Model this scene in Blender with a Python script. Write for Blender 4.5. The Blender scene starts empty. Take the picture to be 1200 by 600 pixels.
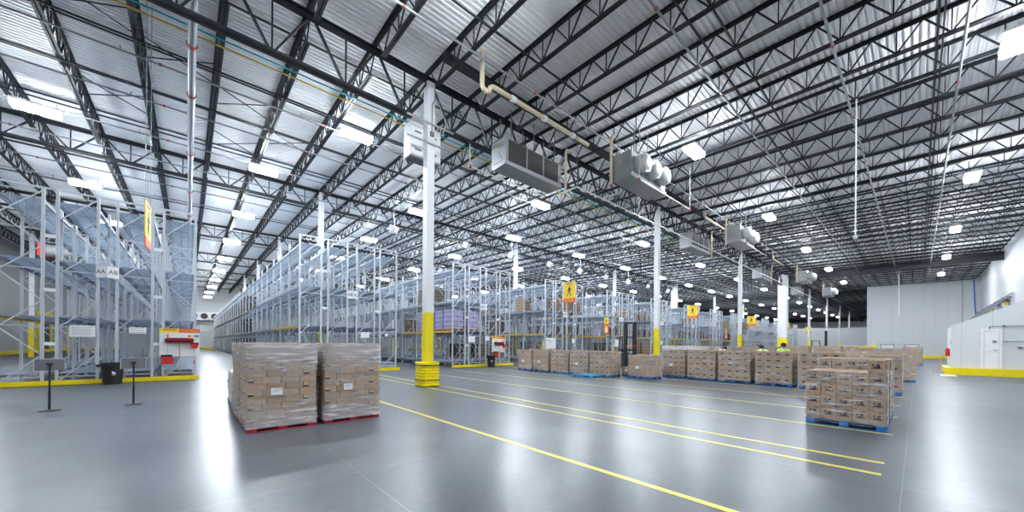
import bpy, math, random
from mathutils import Matrix, Vector
random.seed(11)
SC = bpy.context.scene
COL = SC.collection
PI = math.pi
CAM = Vector((0, 0, 1.63))

ONES = ['', 'first', 'second', 'third', 'fourth', 'fifth', 'sixth', 'seventh', 'eighth', 'ninth', 'tenth', 'eleventh', 'twelfth',
        'thirteenth', 'fourteenth', 'fifteenth', 'sixteenth', 'seventeenth', 'eighteenth', 'nineteenth']
TENS = ['', '', 'twenty', 'thirty', 'forty', 'fifty']
TENTH = ['', '', 'twentieth', 'thirtieth', 'fortieth', 'fiftieth']


def nth(n):
    if n < 20:
        return ONES[n]
    return TENTH[n // 10] if n % 10 == 0 else TENS[n // 10] + '-' + ONES[n % 10]


# ------------------------------------------------------------------ materials
def new_mat(name):
    m = bpy.data.materials.new(name)
    m.use_nodes = True
    nt = m.node_tree
    b = nt.nodes['Principled BSDF']
    return m, nt, b


def N(nt, t, **kw):
    n = nt.nodes.new(t)
    for k, v in kw.items():
        setattr(n, k, v)
    return n


def mathn(nt, op, a, b=None, c=None):
    n = N(nt, 'ShaderNodeMath', operation=op)
    for i, v in enumerate((a, b, c)):
        if v is None:
            continue
        if isinstance(v, (int, float)):
            n.inputs[i].default_value = v
        else:
            nt.links.new(v, n.inputs[i])
    return n.outputs[0]


def mat(name, col, rough=.5, metal=0., var=.0, scale=3., spec=.5, emit=None, estr=0., alpha=1., bump=0., stretch=None):
    m, nt, b = new_mat(name)
    b.inputs['Base Color'].default_value = (*col, 1)
    b.inputs['Roughness'].default_value = rough
    b.inputs['Metallic'].default_value = metal
    b.inputs['Specular IOR Level'].default_value = spec
    if emit:
        b.inputs['Emission Color'].default_value = (*emit, 1)
        b.inputs['Emission Strength'].default_value = estr
    if var > 0 or bump > 0:
        tc = N(nt, 'ShaderNodeTexCoord')
        no = N(nt, 'ShaderNodeTexNoise')
        no.inputs['Scale'].default_value = scale
        no.inputs['Detail'].default_value = 4
        src = tc.outputs['Object']
        if stretch:
            mp = N(nt, 'ShaderNodeMapping')
            mp.inputs['Scale'].default_value = stretch
            nt.links.new(src, mp.inputs[0])
            src = mp.outputs[0]
        nt.links.new(src, no.inputs['Vector'])
        if var > 0:
            mx = N(nt, 'ShaderNodeMix', data_type='RGBA')
            mx.inputs[6].default_value = (*[c * (1 - var) for c in col], 1)
            mx.inputs[7].default_value = (*[min(1, c * (1 + var)) for c in col], 1)
            nt.links.new(no.outputs['Fac'], mx.inputs[0])
            nt.links.new(mx.outputs[2], b.inputs['Base Color'])
        if bump > 0:
            bp = N(nt, 'ShaderNodeBump')
            bp.inputs['Strength'].default_value = bump
            bp.inputs['Distance'].default_value = .01
            nt.links.new(no.outputs['Fac'], bp.inputs['Height'])
            nt.links.new(bp.outputs[0], b.inputs['Normal'])
    return m


M = {}
M['steel'] = mat('dark_structural_steel', (.011, .014, .022), .5, .0, .15, 2)
M['galv'] = mat('galvanized_steel', (.58, .62, .67), .42, .25, .12, 5)
M['beam'] = mat('rack_beam_steel', (.28, .33, .41), .45, .2, .15, 4)
M['deck'] = mat('wire_deck_steel', (.37, .45, .57), .4, .2, .15, 6)
M['pipe'] = mat('grey_pipe', (.24, .26, .29), .4, .4, .1, 3)
M['pipe_pale'] = mat('pale_pipe', (.75, .76, .74), .4, .0, .05, 3)
M['beige'] = mat('beige_insulation', (.66, .57, .40), .6, .0, .08, 3)
M['white'] = mat('white_paint', (.80, .81, .83), .4, 0, .04, 2)
M['white_shaft'] = mat('white_column_paint', (.74, .76, .80), .45, 0, .04, 2)
M['yellow'] = mat('yellow_paint', (.86, .68, .0), .35, 0, .06, 2)
M['orange_yellow'] = mat('yellow_beam_paint', (.80, .50, .02), .4, 0, .06, 3)
M['floor_yellow'] = mat('yellow_floor_paint', (.85, .74, .12), .3, 0, .12, 6)
M['floor_white'] = mat('white_floor_paint', (.85, .85, .85), .35, 0, .06, 6)
M['black'] = mat('black_plastic', (.012, .012, .014), .45, 0, .1, 4)
M['rubber'] = mat('black_rubber', (.01, .01, .01), .7)
M['grey_panel'] = mat('grey_panel', (.16, .165, .19), .5, 0, .06, 3)
M['alu'] = mat('aluminium', (.62, .63, .66), .33, .7, .06, 3)
M['casing'] = mat('evaporator_casing', (.36, .375, .40), .38, .45, .1, 2)
M['coil'] = mat('coil_fins', (.055, .052, .055), .6, .2, .5, 40, stretch=(1, 1, .08))
M['fanwhite'] = mat('fan_cowl', (.66, .68, .70), .4, .1, .06, 3)
M['red'] = mat('red_paint', (.60, .02, .015), .4, 0, .1, 3)
M['redpallet'] = mat('red_pallet_paint', (.42, .012, .02), .6, 0, .35, 9, bump=.3)
M['bluepallet'] = mat('blue_pallet_paint', (.005, .13, .42), .55, 0, .3, 9, bump=.3)
M['cyanpallet'] = mat('worn_blue_pallet_paint', (.05, .33, .55), .6, 0, .3, 9, bump=.3)
M['dkred'] = mat('dark_red_bristle', (.20, .012, .02), .85, 0, .4, 60)
M['wood'] = mat('wood', (.52, .34, .16), .6, 0, .2, 12)
M['teal'] = mat('teal_conduit', (.0, .34, .40), .4)
M['conduit_yellow'] = mat('yellow_conduit', (.62, .47, .05), .4)
M['fitting'] = mat('red_fitting', (.36, .05, .03), .5)
M['ink'] = mat('dark_print', (.02, .02, .025), .6)
M['ink_grey'] = mat('grey_print', (.45, .45, .48), .6)
M['ink_red'] = mat('red_print', (.55, .03, .02), .6)
M['sign_yellow'] = mat('sign_yellow', (.92, .66, .02), .45)
M['sign_red'] = mat('sign_red', (.78, .10, .04), .45)
M['sign_white'] = mat('sign_white', (.84, .84, .86), .45)
M['green'] = mat('sign_green', (.03, .42, .12), .5)
M['bluep'] = mat('sign_blue', (.03, .12, .55), .5)
M['navy'] = mat('navy_door', (.012, .035, .10), .5, 0, .1, 2)
M['purple'] = mat('purple_print', (.42, .40, .64), .5, 0, .6, 5)
M['darkload'] = mat('dark_wrapped_load', (.06, .055, .058), .45, 0, .6, 4)
M['paper'] = mat('paper_label', (.82, .84, .88), .5)
M['skin'] = mat('skin', (.42, .24, .16), .5)
M['hair'] = mat('dark_hair', (.012, .01, .009), .7)
M['hivis'] = mat('hi_vis_fabric', (.42, .80, .03), .7, 0, .15, 9)
M['reflect'] = mat('reflective_tape', (.72, .74, .74), .35, .3)
M['cloth'] = mat('dark_work_trousers', (.03, .035, .05), .8, 0, .2, 9)
M['truckred'] = mat('truck_body_charcoal', (.03, .03, .035), .4)
M['concrete_white'] = mat('curb_white', (.8, .8, .8), .6)
M['cartonW'] = mat('white_carton', (.62, .60, .57), .7, 0, .1, 3)
M['edgeboard'] = mat('white_edge_board', (.80, .80, .78), .6, 0, .06, 3)


def carton_mat(name, base):
    m, nt, b = new_mat(name)
    tc = N(nt, 'ShaderNodeTexCoord')
    oi = N(nt, 'ShaderNodeObjectInfo')
    no = N(nt, 'ShaderNodeTexNoise')
    no.inputs['Scale'].default_value = 9
    no.inputs['Detail'].default_value = 3
    ad = N(nt, 'ShaderNodeVectorMath', operation='ADD')
    nt.links.new(tc.outputs['Object'], ad.inputs[0])
    nt.links.new(oi.outputs['Random'], ad.inputs[1])
    nt.links.new(ad.outputs[0], no.inputs['Vector'])
    f = mathn(nt, 'MULTIPLY_ADD', oi.outputs['Random'], .6, mathn(nt, 'MULTIPLY', no.outputs['Fac'], .5))
    mx = N(nt, 'ShaderNodeMix', data_type='RGBA')
    mx.inputs[6].default_value = (*[c * .78 for c in base], 1)
    mx.inputs[7].default_value = (*[c * 1.22 for c in base], 1)
    nt.links.new(f, mx.inputs[0])
    nt.links.new(mx.outputs[2], b.inputs['Base Color'])
    b.inputs['Roughness'].default_value = .65
    return m


M['carton'] = carton_mat('brown_cardboard', (.37, .255, .17))
M['carton_pale'] = carton_mat('pale_cardboard', (.40, .28, .19))
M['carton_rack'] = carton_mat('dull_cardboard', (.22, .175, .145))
M['carton_dark'] = carton_mat('dark_cardboard', (.28, .20, .145))


def wrap_mat(name, lo, hi, amax, ends):
    m, nt, b = new_mat(name)
    b.inputs['Base Color'].default_value = (.86, .86, .90, 1)
    b.inputs['Roughness'].default_value = .18
    tc = N(nt, 'ShaderNodeTexCoord')
    oi = N(nt, 'ShaderNodeObjectInfo')
    ad = N(nt, 'ShaderNodeVectorMath', operation='MULTIPLY_ADD')
    nt.links.new(oi.outputs['Random'], ad.inputs[0])
    ad.inputs[1].default_value = (9, 9, 9)
    nt.links.new(tc.outputs['Object'], ad.inputs[2])
    mp = N(nt, 'ShaderNodeMapping')
    mp.inputs['Scale'].default_value = (1.1, 1.1, 9)
    mp.inputs['Rotation'].default_value = (.04, .06, 0)
    nt.links.new(ad.outputs[0], mp.inputs[0])
    no = N(nt, 'ShaderNodeTexNoise')
    no.inputs['Scale'].default_value = 2.2
    no.inputs['Detail'].default_value = 6
    no.inputs['Roughness'].default_value = .65
    nt.links.new(mp.outputs[0], no.inputs['Vector'])
    r = N(nt, 'ShaderNodeMapRange')
    r.inputs[1].default_value = lo
    r.inputs[2].default_value = hi
    r.inputs[3].default_value = .05
    r.inputs[4].default_value = amax
    nt.links.new(no.outputs['Fac'], r.inputs[0])
    sg = N(nt, 'ShaderNodeSeparateXYZ')
    nt.links.new(tc.outputs['Generated'], sg.inputs[0])
    e = N(nt, 'ShaderNodeMapRange')
    e.inputs[1].default_value = .16
    e.inputs[2].default_value = .42
    e.inputs[3].default_value = 0
    e.inputs[4].default_value = ends
    nt.links.new(mathn(nt, 'ABSOLUTE', mathn(nt, 'SUBTRACT', sg.outputs[2], .45)), e.inputs[0])
    al = mathn(nt, 'ADD', r.outputs[0], e.outputs[0])
    al.node.use_clamp = True
    nt.links.new(al, b.inputs['Alpha'])
    n2 = N(nt, 'ShaderNodeTexNoise')
    n2.inputs['Scale'].default_value = 14
    nt.links.new(mp.outputs[0], n2.inputs['Vector'])
    bp = N(nt, 'ShaderNodeBump')
    bp.inputs['Strength'].default_value = .5
    bp.inputs['Distance'].default_value = .02
    nt.links.new(n2.outputs['Fac'], bp.inputs['Height'])
    nt.links.new(bp.outputs[0], b.inputs['Normal'])
    return m


M['wrap'] = wrap_mat('clear_stretch_wrap', .50, .70, .85, .0)
M['wrap_heavy'] = wrap_mat('layered_stretch_wrap', .50, .74, .8, .36)


def floor_mat():
    m, nt, b = new_mat('polished_concrete')
    tc = N(nt, 'ShaderNodeTexCoord')
    def nz(sc, det):
        q = N(nt, 'ShaderNodeTexNoise')
        q.inputs['Scale'].default_value = sc
        q.inputs['Detail'].default_value = det
        q.inputs['Roughness'].default_value = .5
        nt.links.new(tc.outputs['Object'], q.inputs['Vector'])
        return q.outputs['Fac']
    mixf = mathn(nt, 'ADD', mathn(nt, 'MULTIPLY', nz(.16, 3), .5), mathn(nt, 'ADD', mathn(nt, 'MULTIPLY', nz(1.1, 3), .3), mathn(nt, 'MULTIPLY', nz(9, 3), .2)))
    cr = N(nt, 'ShaderNodeValToRGB')
    cr.color_ramp.interpolation = 'EASE'
    cr.color_ramp.elements[0].position = .28
    cr.color_ramp.elements[0].color = (.056, .064, .078, 1)
    cr.color_ramp.elements[1].position = .72
    cr.color_ramp.elements[1].color = (.125, .139, .164, 1)
    nt.links.new(mixf, cr.inputs[0])
    sp = N(nt, 'ShaderNodeSeparateXYZ')
    nt.links.new(tc.outputs['Object'], sp.inputs[0])
    lines = []
    for i, off in ((0, 1.1), (1, 2.6)):
        f = mathn(nt, 'FRACT', mathn(nt, 'DIVIDE', mathn(nt, 'ADD', sp.outputs[i], 100 + off), 4.565))
        lines.append(mathn(nt, 'LESS_THAN', mathn(nt, 'ABSOLUTE', mathn(nt, 'SUBTRACT', f, .5)), .0013))
    ln = mathn(nt, 'MAXIMUM', lines[0], lines[1])
    mx = N(nt, 'ShaderNodeMix', data_type='RGBA')
    mx.inputs[7].default_value = (.30, .31, .32, 1)
    nt.links.new(mathn(nt, 'MULTIPLY', ln, .45), mx.inputs[0])
    nt.links.new(cr.outputs[0], mx.inputs[6])
    r = N(nt, 'ShaderNodeMapRange')
    r.inputs[1].default_value = .3
    r.inputs[2].default_value = .7
    r.inputs[3].default_value = .28
    r.inputs[4].default_value = .33
    nt.links.new(nz(.7, 2), r.inputs[0])
    # burnished concrete: matt body with a clear, slightly hazy sheen whose Fresnel term levels off at grazing angles
    di = N(nt, 'ShaderNodeBsdfDiffuse')
    gl = N(nt, 'ShaderNodeBsdfGlossy')
    nt.links.new(mx.outputs[2], di.inputs['Color'])
    gl.inputs['Color'].default_value = (.95, .97, 1, 1)
    nt.links.new(r.outputs[0], gl.inputs['Roughness'])
    fr_ = N(nt, 'ShaderNodeFresnel')
    fr_.inputs[0].default_value = 1.45
    ms = N(nt, 'ShaderNodeMixShader')
    nt.links.new(mathn(nt, 'MINIMUM', fr_.outputs[0], .26), ms.inputs[0])
    nt.links.new(di.outputs[0], ms.inputs[1])
    nt.links.new(gl.outputs[0], ms.inputs[2])
    nt.nodes.remove(b)
    nt.links.new(ms.outputs[0], nt.nodes['Material Output'].inputs['Surface'])
    return m


M['floor'] = floor_mat()


def panel_mat(name, col, axis, width=1.12, rough=.35):
    m, nt, b = new_mat(name)
    tc = N(nt, 'ShaderNodeTexCoord')
    sp = N(nt, 'ShaderNodeSeparateXYZ')
    nt.links.new(tc.outputs['Object'], sp.inputs[0])
    f = mathn(nt, 'FRACT', mathn(nt, 'DIVIDE', mathn(nt, 'ADD', sp.outputs[axis], 200), width))
    ln = mathn(nt, 'LESS_THAN', f, .018)
    mx = N(nt, 'ShaderNodeMix', data_type='RGBA')
    mx.inputs[6].default_value = (*col, 1)
    mx.inputs[7].default_value = (*[c * .72 for c in col], 1)
    nt.links.new(ln, mx.inputs[0])
    nt.links.new(mx.outputs[2], b.inputs['Base Color'])
    b.inputs['Roughness'].default_value = rough
    return m


M['wallX'] = panel_mat('insulated_panel_wall', (.62, .64, .67), 0, 1.12, .45)
M['wallY'] = panel_mat('insulated_panel_wall_cross', (.64, .66, .69), 1, 1.12, .45)
M['wallgrey'] = panel_mat('grey_panel_wall', (.42, .43, .46), 1, 1.12, .3)
M['ceil'] = mat('ribbed_roof_sheet', (.86, .88, .91), .45, .0, .05, .6)


def post_mat():
    m, nt, b = new_mat('punched_galvanized_post')
    tc = N(nt, 'ShaderNodeTexCoord')
    sp = N(nt, 'ShaderNodeSeparateXYZ')
    nt.links.new(tc.outputs['Object'], sp.inputs[0])
    dx = mathn(nt, 'SUBTRACT', mathn(nt, 'MODULO', mathn(nt, 'ADD', sp.outputs[0], .0001), .99), .04)
    fz = mathn(nt, 'MULTIPLY', mathn(nt, 'SUBTRACT', mathn(nt, 'FRACT', mathn(nt, 'DIVIDE', sp.outputs[2], .075)), .5), .075)
    d2 = mathn(nt, 'ADD', mathn(nt, 'MULTIPLY', dx, dx), mathn(nt, 'MULTIPLY', fz, fz))
    ho = mathn(nt, 'LESS_THAN', d2, .00016)
    mx = N(nt, 'ShaderNodeMix', data_type='RGBA')
    mx.inputs[6].default_value = (.58, .62, .67, 1)
    mx.inputs[7].default_value = (.16, .17, .19, 1)
    nt.links.new(ho, mx.inputs[0])
    nt.links.new(mx.outputs[2], b.inputs['Base Color'])
    b.inputs['Roughness'].default_value = .42
    b.inputs['Metallic'].default_value = .25
    return m


M['post'] = post_mat()
LAMP = 110.
M['lamp'] = mat('lit_lens', (.9, .9, .9), .4, emit=(.90, .96, 1), estr=LAMP)
M['lamp_up'] = mat('added_uplight_glow', (.9, .9, .9), .4, emit=(.93, .97, 1), estr=LAMP * .05)  # weak glow added to lift the roof sheets, not a fixture lens


# ------------------------------------------------------------------ mesh builder
class MB:
    def __init__(s, *mats):
        s.v, s.f, s.m, s.mats, s.sm = [], [], [], list(mats), False

    def box(s, x0, x1, y0, y1, z0, z1, m=0):
        b = len(s.v)
        s.v += [(x0, y0, z0), (x1, y0, z0), (x1, y1, z0), (x0, y1, z0), (x0, y0, z1), (x1, y0, z1), (x1, y1, z1), (x0, y1, z1)]
        for f in ((3, 2, 1, 0), (4, 5, 6, 7), (0, 1, 5, 4), (1, 2, 6, 5), (2, 3, 7, 6), (3, 0, 4, 7)):
            s.f.append(tuple(b + i for i in f))
            s.m.append(m)
        return s

    def bar(s, p, q, w, h=None, m=0, up=(0, 0, 1)):
        h = h or w
        p, q = Vector(p), Vector(q)
        d = (q - p).normalized()
        u = Vector(up)
        if abs(d.dot(u)) > .98:
            u = Vector((0, 1, 0))
        a = d.cross(u).normalized()
        c = a.cross(d).normalized()
        b = len(s.v)
        for e in (p, q):
            for sa, sc in ((-1, -1), (1, -1), (1, 1), (-1, 1)):
                s.v.append(tuple(e + a * (sa * w / 2) + c * (sc * h / 2)))
        for f in ((0, 1, 2, 3), (7, 6, 5, 4), (0, 4, 5, 1), (1, 5, 6, 2), (2, 6, 7, 3), (3, 7, 4, 0)):
            s.f.append(tuple(b + i for i in f))
            s.m.append(m)
        return s

    def path(s, pts, r, n=8, m=0):
        pts = [Vector(p) for p in pts]
        b = len(s.v)
        k = len(pts)
        rs = r if isinstance(r, (list, tuple)) else [r] * k
        ref = None
        for i, p in enumerate(pts):
            d = (pts[min(i + 1, k - 1)] - pts[max(i - 1, 0)]).normalized()
            if ref is None:
                ref = Vector((0, 0, 1)) if abs(d.z) < .9 else Vector((1, 0, 0))
            a = d.cross(ref)
            if a.length < 1e-4:
                a = d.cross(Vector((0, 1, 0)))
            a.normalize()
            c = a.cross(d).normalized()
            ref = c
            for j in range(n):
                t = 2 * PI * j / n
                s.v.append(tuple(p + (a * math.cos(t) + c * math.sin(t)) * rs[i]))
        for i in range(k - 1):
            for j in range(n):
                s.f.append((b + i * n + j, b + i * n + (j + 1) % n, b + (i + 1) * n + (j + 1) % n, b + (i + 1) * n + j))
                s.m.append(m)
        s.f.append(tuple(b + j for j in range(n))[::-1])
        s.f.append(tuple(b + (k - 1) * n + j for j in range(n)))
        s.m += [m, m]
        return s

    def lathe(s, prof, n=20, m=0, axis='z', c=(0, 0, 0)):
        """prof: (radius, height) pairs from one pole or rim to the other"""
        b = len(s.v)
        for r, h in prof:
            for j in range(n):
                t = 2 * PI * j / n
                x, y = r * math.cos(t), r * math.sin(t)
                p = (x, y, h) if axis == 'z' else (x, h, y) if axis == 'y' else (h, x, y)
                s.v.append((p[0] + c[0], p[1] + c[1], p[2] + c[2]))
        for i in range(len(prof) - 1):
            for j in range(n):
                s.f.append((b + i * n + j, b + i * n + (j + 1) % n, b + (i + 1) * n + (j + 1) % n, b + (i + 1) * n + j))
                s.m.append(m)
        if prof[0][0] > 1e-5:
            s.f.append(tuple(b + j for j in range(n))[::-1])
            s.m.append(m)
        if prof[-1][0] > 1e-5:
            q = b + (len(prof) - 1) * n
            s.f.append(tuple(q + j for j in range(n)))
            s.m.append(m)
        return s

    def prism(s, poly, lo, hi, axis='x', m=0):
        """poly: 2D points; extruded along axis between lo and hi"""
        b = len(s.v)
        n = len(poly)
        for h in (lo, hi):
            for p, q in poly:
                s.v.append((h, p, q) if axis == 'x' else (p, h, q) if axis == 'y' else (p, q, h))
        s.f.append(tuple(b + i for i in range(n))[::-1])
        s.f.append(tuple(b + n + i for i in range(n)))
        s.m += [m, m]
        for i in range(n):
            j = (i + 1) % n
            s.f.append((b + i, b + j, b + n + j, b + n + i))
            s.m.append(m)
        return s

    def add(s, o, mw, mo=0):
        b = len(s.v)
        s.v += [tuple(mw @ Vector(v)) for v in o.v]
        s.f += [tuple(b + i for i in f) for f in o.f]
        s.m += [x + mo for x in o.m]
        return s

    def mesh(s, name, smooth=False):
        me = bpy.data.meshes.new(name)
        me.from_pydata(s.v, [], s.f)
        for m in s.mats:
            me.materials.append(m)
        me.polygons.foreach_set('material_index', s.m)
        if smooth or s.sm:
            me.polygons.foreach_set('use_smooth', [True] * len(me.polygons))
        me.update()
        return me


def fix(me):
    import bmesh
    bm = bmesh.new()
    bm.from_mesh(me)
    bmesh.ops.recalc_face_normals(bm, faces=bm.faces)
    bm.to_mesh(me)
    bm.free()
    return me


def O(name, me, parent=None, loc=(0, 0, 0), rz=0., rx=0., label=None, cat=None, group=None, kind=None):
    if isinstance(me, MB):
        me = fix(me.mesh(name))
    o = bpy.data.objects.new(name, me)
    COL.objects.link(o)
    o.location = loc
    if rz or rx:
        o.rotation_euler = (rx, 0, rz)
    if parent:
        o.parent = parent
    if label:
        o['label'] = label
    if cat:
        o['category'] = cat
    if group:
        o['group'] = group
    if kind:
        o['kind'] = kind
    return o


def thing(name, label, cat, loc=(0, 0, 0), rz=0., group=None, rx=0., kind='thing'):
    return O(name, None, None, loc, rz, rx, label, cat, group, kind)


def copy_tree(o, parent=None):
    c = o.copy()
    COL.objects.link(c)
    if parent:
        c.parent = parent
    for ch in list(o.children):
        copy_tree(ch, c)
    return c


def text_mb(txt, size, m=0, extrude=.002, shear=0., spacing=1.):
    """letters in the local XZ plane facing -Y, centred"""
    cu = bpy.data.curves.new('t', 'FONT')
    cu.body = txt
    cu.size = size
    cu.extrude = extrude
    cu.align_x = 'CENTER'
    cu.align_y = 'CENTER'
    cu.shear = shear
    cu.space_character = spacing
    cu.resolution_u = 3
    ob = bpy.data.objects.new('t', cu)
    COL.objects.link(ob)
    bpy.context.view_layer.update()
    me = bpy.data.meshes.new_from_object(ob.evaluated_get(bpy.context.evaluated_depsgraph_get()))
    bpy.data.objects.remove(ob)
    r = MB()
    r.v = [(v.co.x, -v.co.z, v.co.y) for v in me.vertices]
    r.f = [tuple(p.vertices) for p in me.polygons]
    r.m = [m] * len(r.f)
    bpy.data.meshes.remove(me)
    return r


T = Matrix.Translation
RZ = lambda a: Matrix.Rotation(a, 4, 'Z')

# ------------------------------------------------------------------ setting
SLOPE = .012
Y0 = 12.5                       # first column line
BAYX, BAYY = 18.26, 15.1
CX0 = 6.84
XMIN, XMAX, YMIN, YMAX = -15., 190., -5.8, 106.
ZD = 12.05                      # underside of roof sheet at the first column line


def zroof(y):
    return ZD + (y - Y0) * SLOPE


def struct(name, mb, loc=(0, 0, 0), **kw):
    return O(name, mb, None, loc, kind='structure', **kw)


struct('floor', MB(M['floor']).box(XMIN - 1, XMAX + 1, -14, YMAX + 1, -.2, 0))
# ribbed roof sheet: ribs run along X
prof = []
y = -14.
while y < YMAX + .5:
    prof += [(y, 0), (y + .085, 0), (y + .105, .045), (y + .165, .045)]
    y += .185
pts = prof + [(y, 0), (y, .2), (-14., .2)]
c = MB(M['ceil'])
b0 = 0
n = len(pts)
for h in (XMIN - 1, XMAX + 1):
    for p, q in pts:
        c.v.append((h, p - Y0, q))
for i in range(n):
    j = (i + 1) % n
    c.f.append((i, j, n + j, n + i))
    c.m.append(0)
struct('ceiling', c, (0, Y0, ZD)).rotation_euler = (math.atan(SLOPE), 0, 0)
struct('wall_right', MB(M['wallX']).box(28, XMAX, YMIN - .2, YMIN, 0, 12.2))
struct('wall_near', MB(M['wallX']).box(XMIN, 28.2, -13.6, -13.4, 0, 12.2))
struct('wall_return', MB(M['wallY']).box(28, 28.2, -13.4, YMIN - .2, 0, 12.2))
struct('wall_end', MB(M['wallY']).box(82, 82.25, YMIN, 5.5, 0, 11.95))
struct('wall_east', MB(M['wallY']).box(XMAX, XMAX + .2, YMIN, YMAX, 0, 13.6))
struct('wall_partition', MB(M['wallY']).box(128, 128.2, 4, 60, 0, 6.6))
struct('wall_far', MB(M['wallX']).box(XMIN, XMAX, YMAX - .6, YMAX - .4, 0, 13.6))
struct('wall_left', MB(M['wallgrey']).box(XMIN - .2, XMIN, -13.6, YMAX, 0, 13.6))
struct('baseboard_end', MB(M['yellow']).box(81.75, 82, -5.5, 5.6, 0, .42))
struct('baseboard_far', MB(M['yellow']).box(XMIN, 100, YMAX - .85, YMAX - .6, 0, .42))
struct('baseboard_left', MB(M['yellow']).box(XMIN, XMIN + .25, -13, YMAX - 1, 0, .42))
struct('baseboard_right', MB(M['yellow']).box(38.6, 81.7, YMIN, YMIN + .25, 0, .42))

# sloped-top panel enclosure by the right wall
bx = MB(M['wallY'])
bx.prism([(-1.35, 0), (-1.35, 2.9), (-5.78, 5.28), (-5.78, 0)], 34.4, 38.5, 'x')
struct('wall_enclosure', bx)
kb = MB(M['yellow'])
kb.box(34.12, 34.4, -5.78, -1.1, 0, .42)
kb.box(34.4, 38.5, -1.35, -1.1, 0, .42)
struct('baseboard_enclosure', kb)
d = MB(M['white'], M['alu'])
d.box(34.33, 34.4, -3.2, -3.08, .42, 2.72).box(34.33, 34.4, -2.55, -2.43, .42, 2.72).box(34.33, 34.4, -3.08, -2.55, 2.6, 2.72)
for zz in (.75, 1.75, 2.4):
    for yy in (-3.2, -2.43):
        d.box(34.30, 34.34, yy - .05, yy + .05, zz, zz + .05, 1)
dr = struct('door_1', d)
O('door_panel', MB(M['white']).box(34.36, 34.395, -3.07, -2.56, .43, 2.59), dr)
O('door_handle', MB(M['alu']).box(34.28, 34.36, -3.02, -2.9, 1.45, 1.53), dr)

# blue fast door with a yellow frame on the left wall
d = MB(M['yellow'])
d.box(XMIN, XMIN + .3, 78.2, 78.9, .0, 5.6).box(XMIN, XMIN + .3, 83.4, 84.1, 0, 5.6).box(XMIN, XMIN + .3, 78.9, 83.4, 5.0, 5.6)
dr = struct('door_2', d)
O('door_panel', MB(M['navy']).box(XMIN + .02, XMIN + .15, 78.9, 83.4, 0, 5.0), dr)
# two pale personnel doors in dark frames on the end wall
for i, (y0, y1) in enumerate(((2.5, 3.85), (-.05, 1.28))):
    d = MB(M['grey_panel'])
    d.box(81.9, 82, y0 - .08, y0, .42, 2.05).box(81.9, 82, y1, y1 + .08, .42, 2.05).box(81.9, 82, y0 - .08, y1 + .08, 1.97, 2.05)
    dr = struct('door_%d' % (3 + i), d)
    O('door_panel', MB(M['white']).box(81.93, 82, y0, y1, .1, 1.97), dr)

# painted floor lines (Y runs toward the racks)
for i, (x, y0, y1) in enumerate(((4.0, -6, 14.5), (6.6, .3, 19.5), (7.27, .3, 19.5), (9.75, .3, 19.2), (12.2, .3, 19.2), (14.72, .3, 19.2), (17.25, .3, 19.2))):
    struct('floor_line_%d' % (i + 1), MB(M['floor_yellow']).box(x - .045, x + .045, y0, y1, .0005, .003))
struct('floor_patch_1', MB(M['floor_white']).box(32.2, 34.1, -1.5, -.9, .0005, .003))

# ------------------------------------------------------------------ columns
column_rows = [Y0 + BAYY * j for j in range(6)]


def column(i, j):
    x, y = CX0 + BAYX * i, column_rows[j]
    big = i == 3
    h = .5 if big else .155
    hx = (.5 if j == 0 else .16) if big else h
    top = (11.55 if j == 0 else zroof(y) - .25)
    bump = i == 0 and j == 0
    if bump:
        lab = 'white steel column with yellow lower part wrapped in a ribbed yellow bumper'
    elif big and j == 0:
        lab = 'extra thick white column with yellow foot behind the person in lime'
    elif j == 0 and i < 6:
        lab = 'white column with yellow foot, %s past the bumper-wrapped column in its line' % nth(i)
    elif i == 0 and j == 1:
        lab = 'slim white column standing inside the rack block behind the red pallets'
    elif i == 1 and j == 1:
        lab = 'white column rising between racks, left of the first hanging walker sign'
    elif i == 2 and j == 1:
        lab = 'white column rising from the racks above the black lift mast'
    elif i == 3 and j == 1:
        lab = 'thick white column rising from the racks beyond the black lift mast'
    elif i == 0:
        lab = 'white column showing above the long aisle rack top, %s one back' % nth(j)
    else:
        lab = 'white column with yellow foot far off among the racks'
    grp = 'white roof columns' if 'far off' not in lab else 'far roof columns'
    t = thing('roof_column', lab, 'column', (x, y, 0), group=grp)
    O('shaft', MB(M['white_shaft']).box(-hx, hx, -h, h, 2.8, top), t)
    O('yellow_foot', MB(M['yellow']).box(-hx, hx, -h, h, .02, 2.8), t, label='yellow painted foot')
    O('base_plate', MB(M['steel']).box(-hx - .02, hx + .02, -h - .1, h + .1, 0, .02), t)
    if bump:
        g = MB(M['yellow'])
        prof = []
        z = .02
        while z < .93:
            prof += [(.335, z), (.36, z + .02), (.36, z + .075), (.335, z + .095)]
            z += .115
        b = len(g.v)
        for r, z in prof:
            for a, e in ((-1, -.8), (-.8, -1), (.8, -1), (1, -.8), (1, .8), (.8, 1), (-.8, 1), (-1, .8)):
                g.v.append((a * r, e * r, z))
        for q in range(len(prof) - 1):
            for s in range(8):
                g.f.append((b + q * 8 + s, b + q * 8 + (s + 1) % 8, b + q * 8 + 8 + (s + 1) % 8, b + q * 8 + 8 + s))
                g.m.append(0)
        k = b + (len(prof) - 1) * 8
        g.f += [tuple(b + s for s in range(8)), tuple(k + s for s in range(8))]
        g.m += [0, 0]
        bu = O('bumper', g, t, label='ribbed yellow plastic bumper')
        for z in (.25, .80):
            O('strap', MB(M['rubber']).path([(.375 * a, .375 * e, z + dz) for a, e, dz in ((-1, -.8, 0), (-.8, -1, .0), (.8, -1, -.02), (1, -.8, 0), (1, .8, 0), (.8, 1, 0), (-.8, 1, 0), (-1, .8, 0), (-1, -.8, 0))], .014, 6), bu, label='black strap')
    return t


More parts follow.
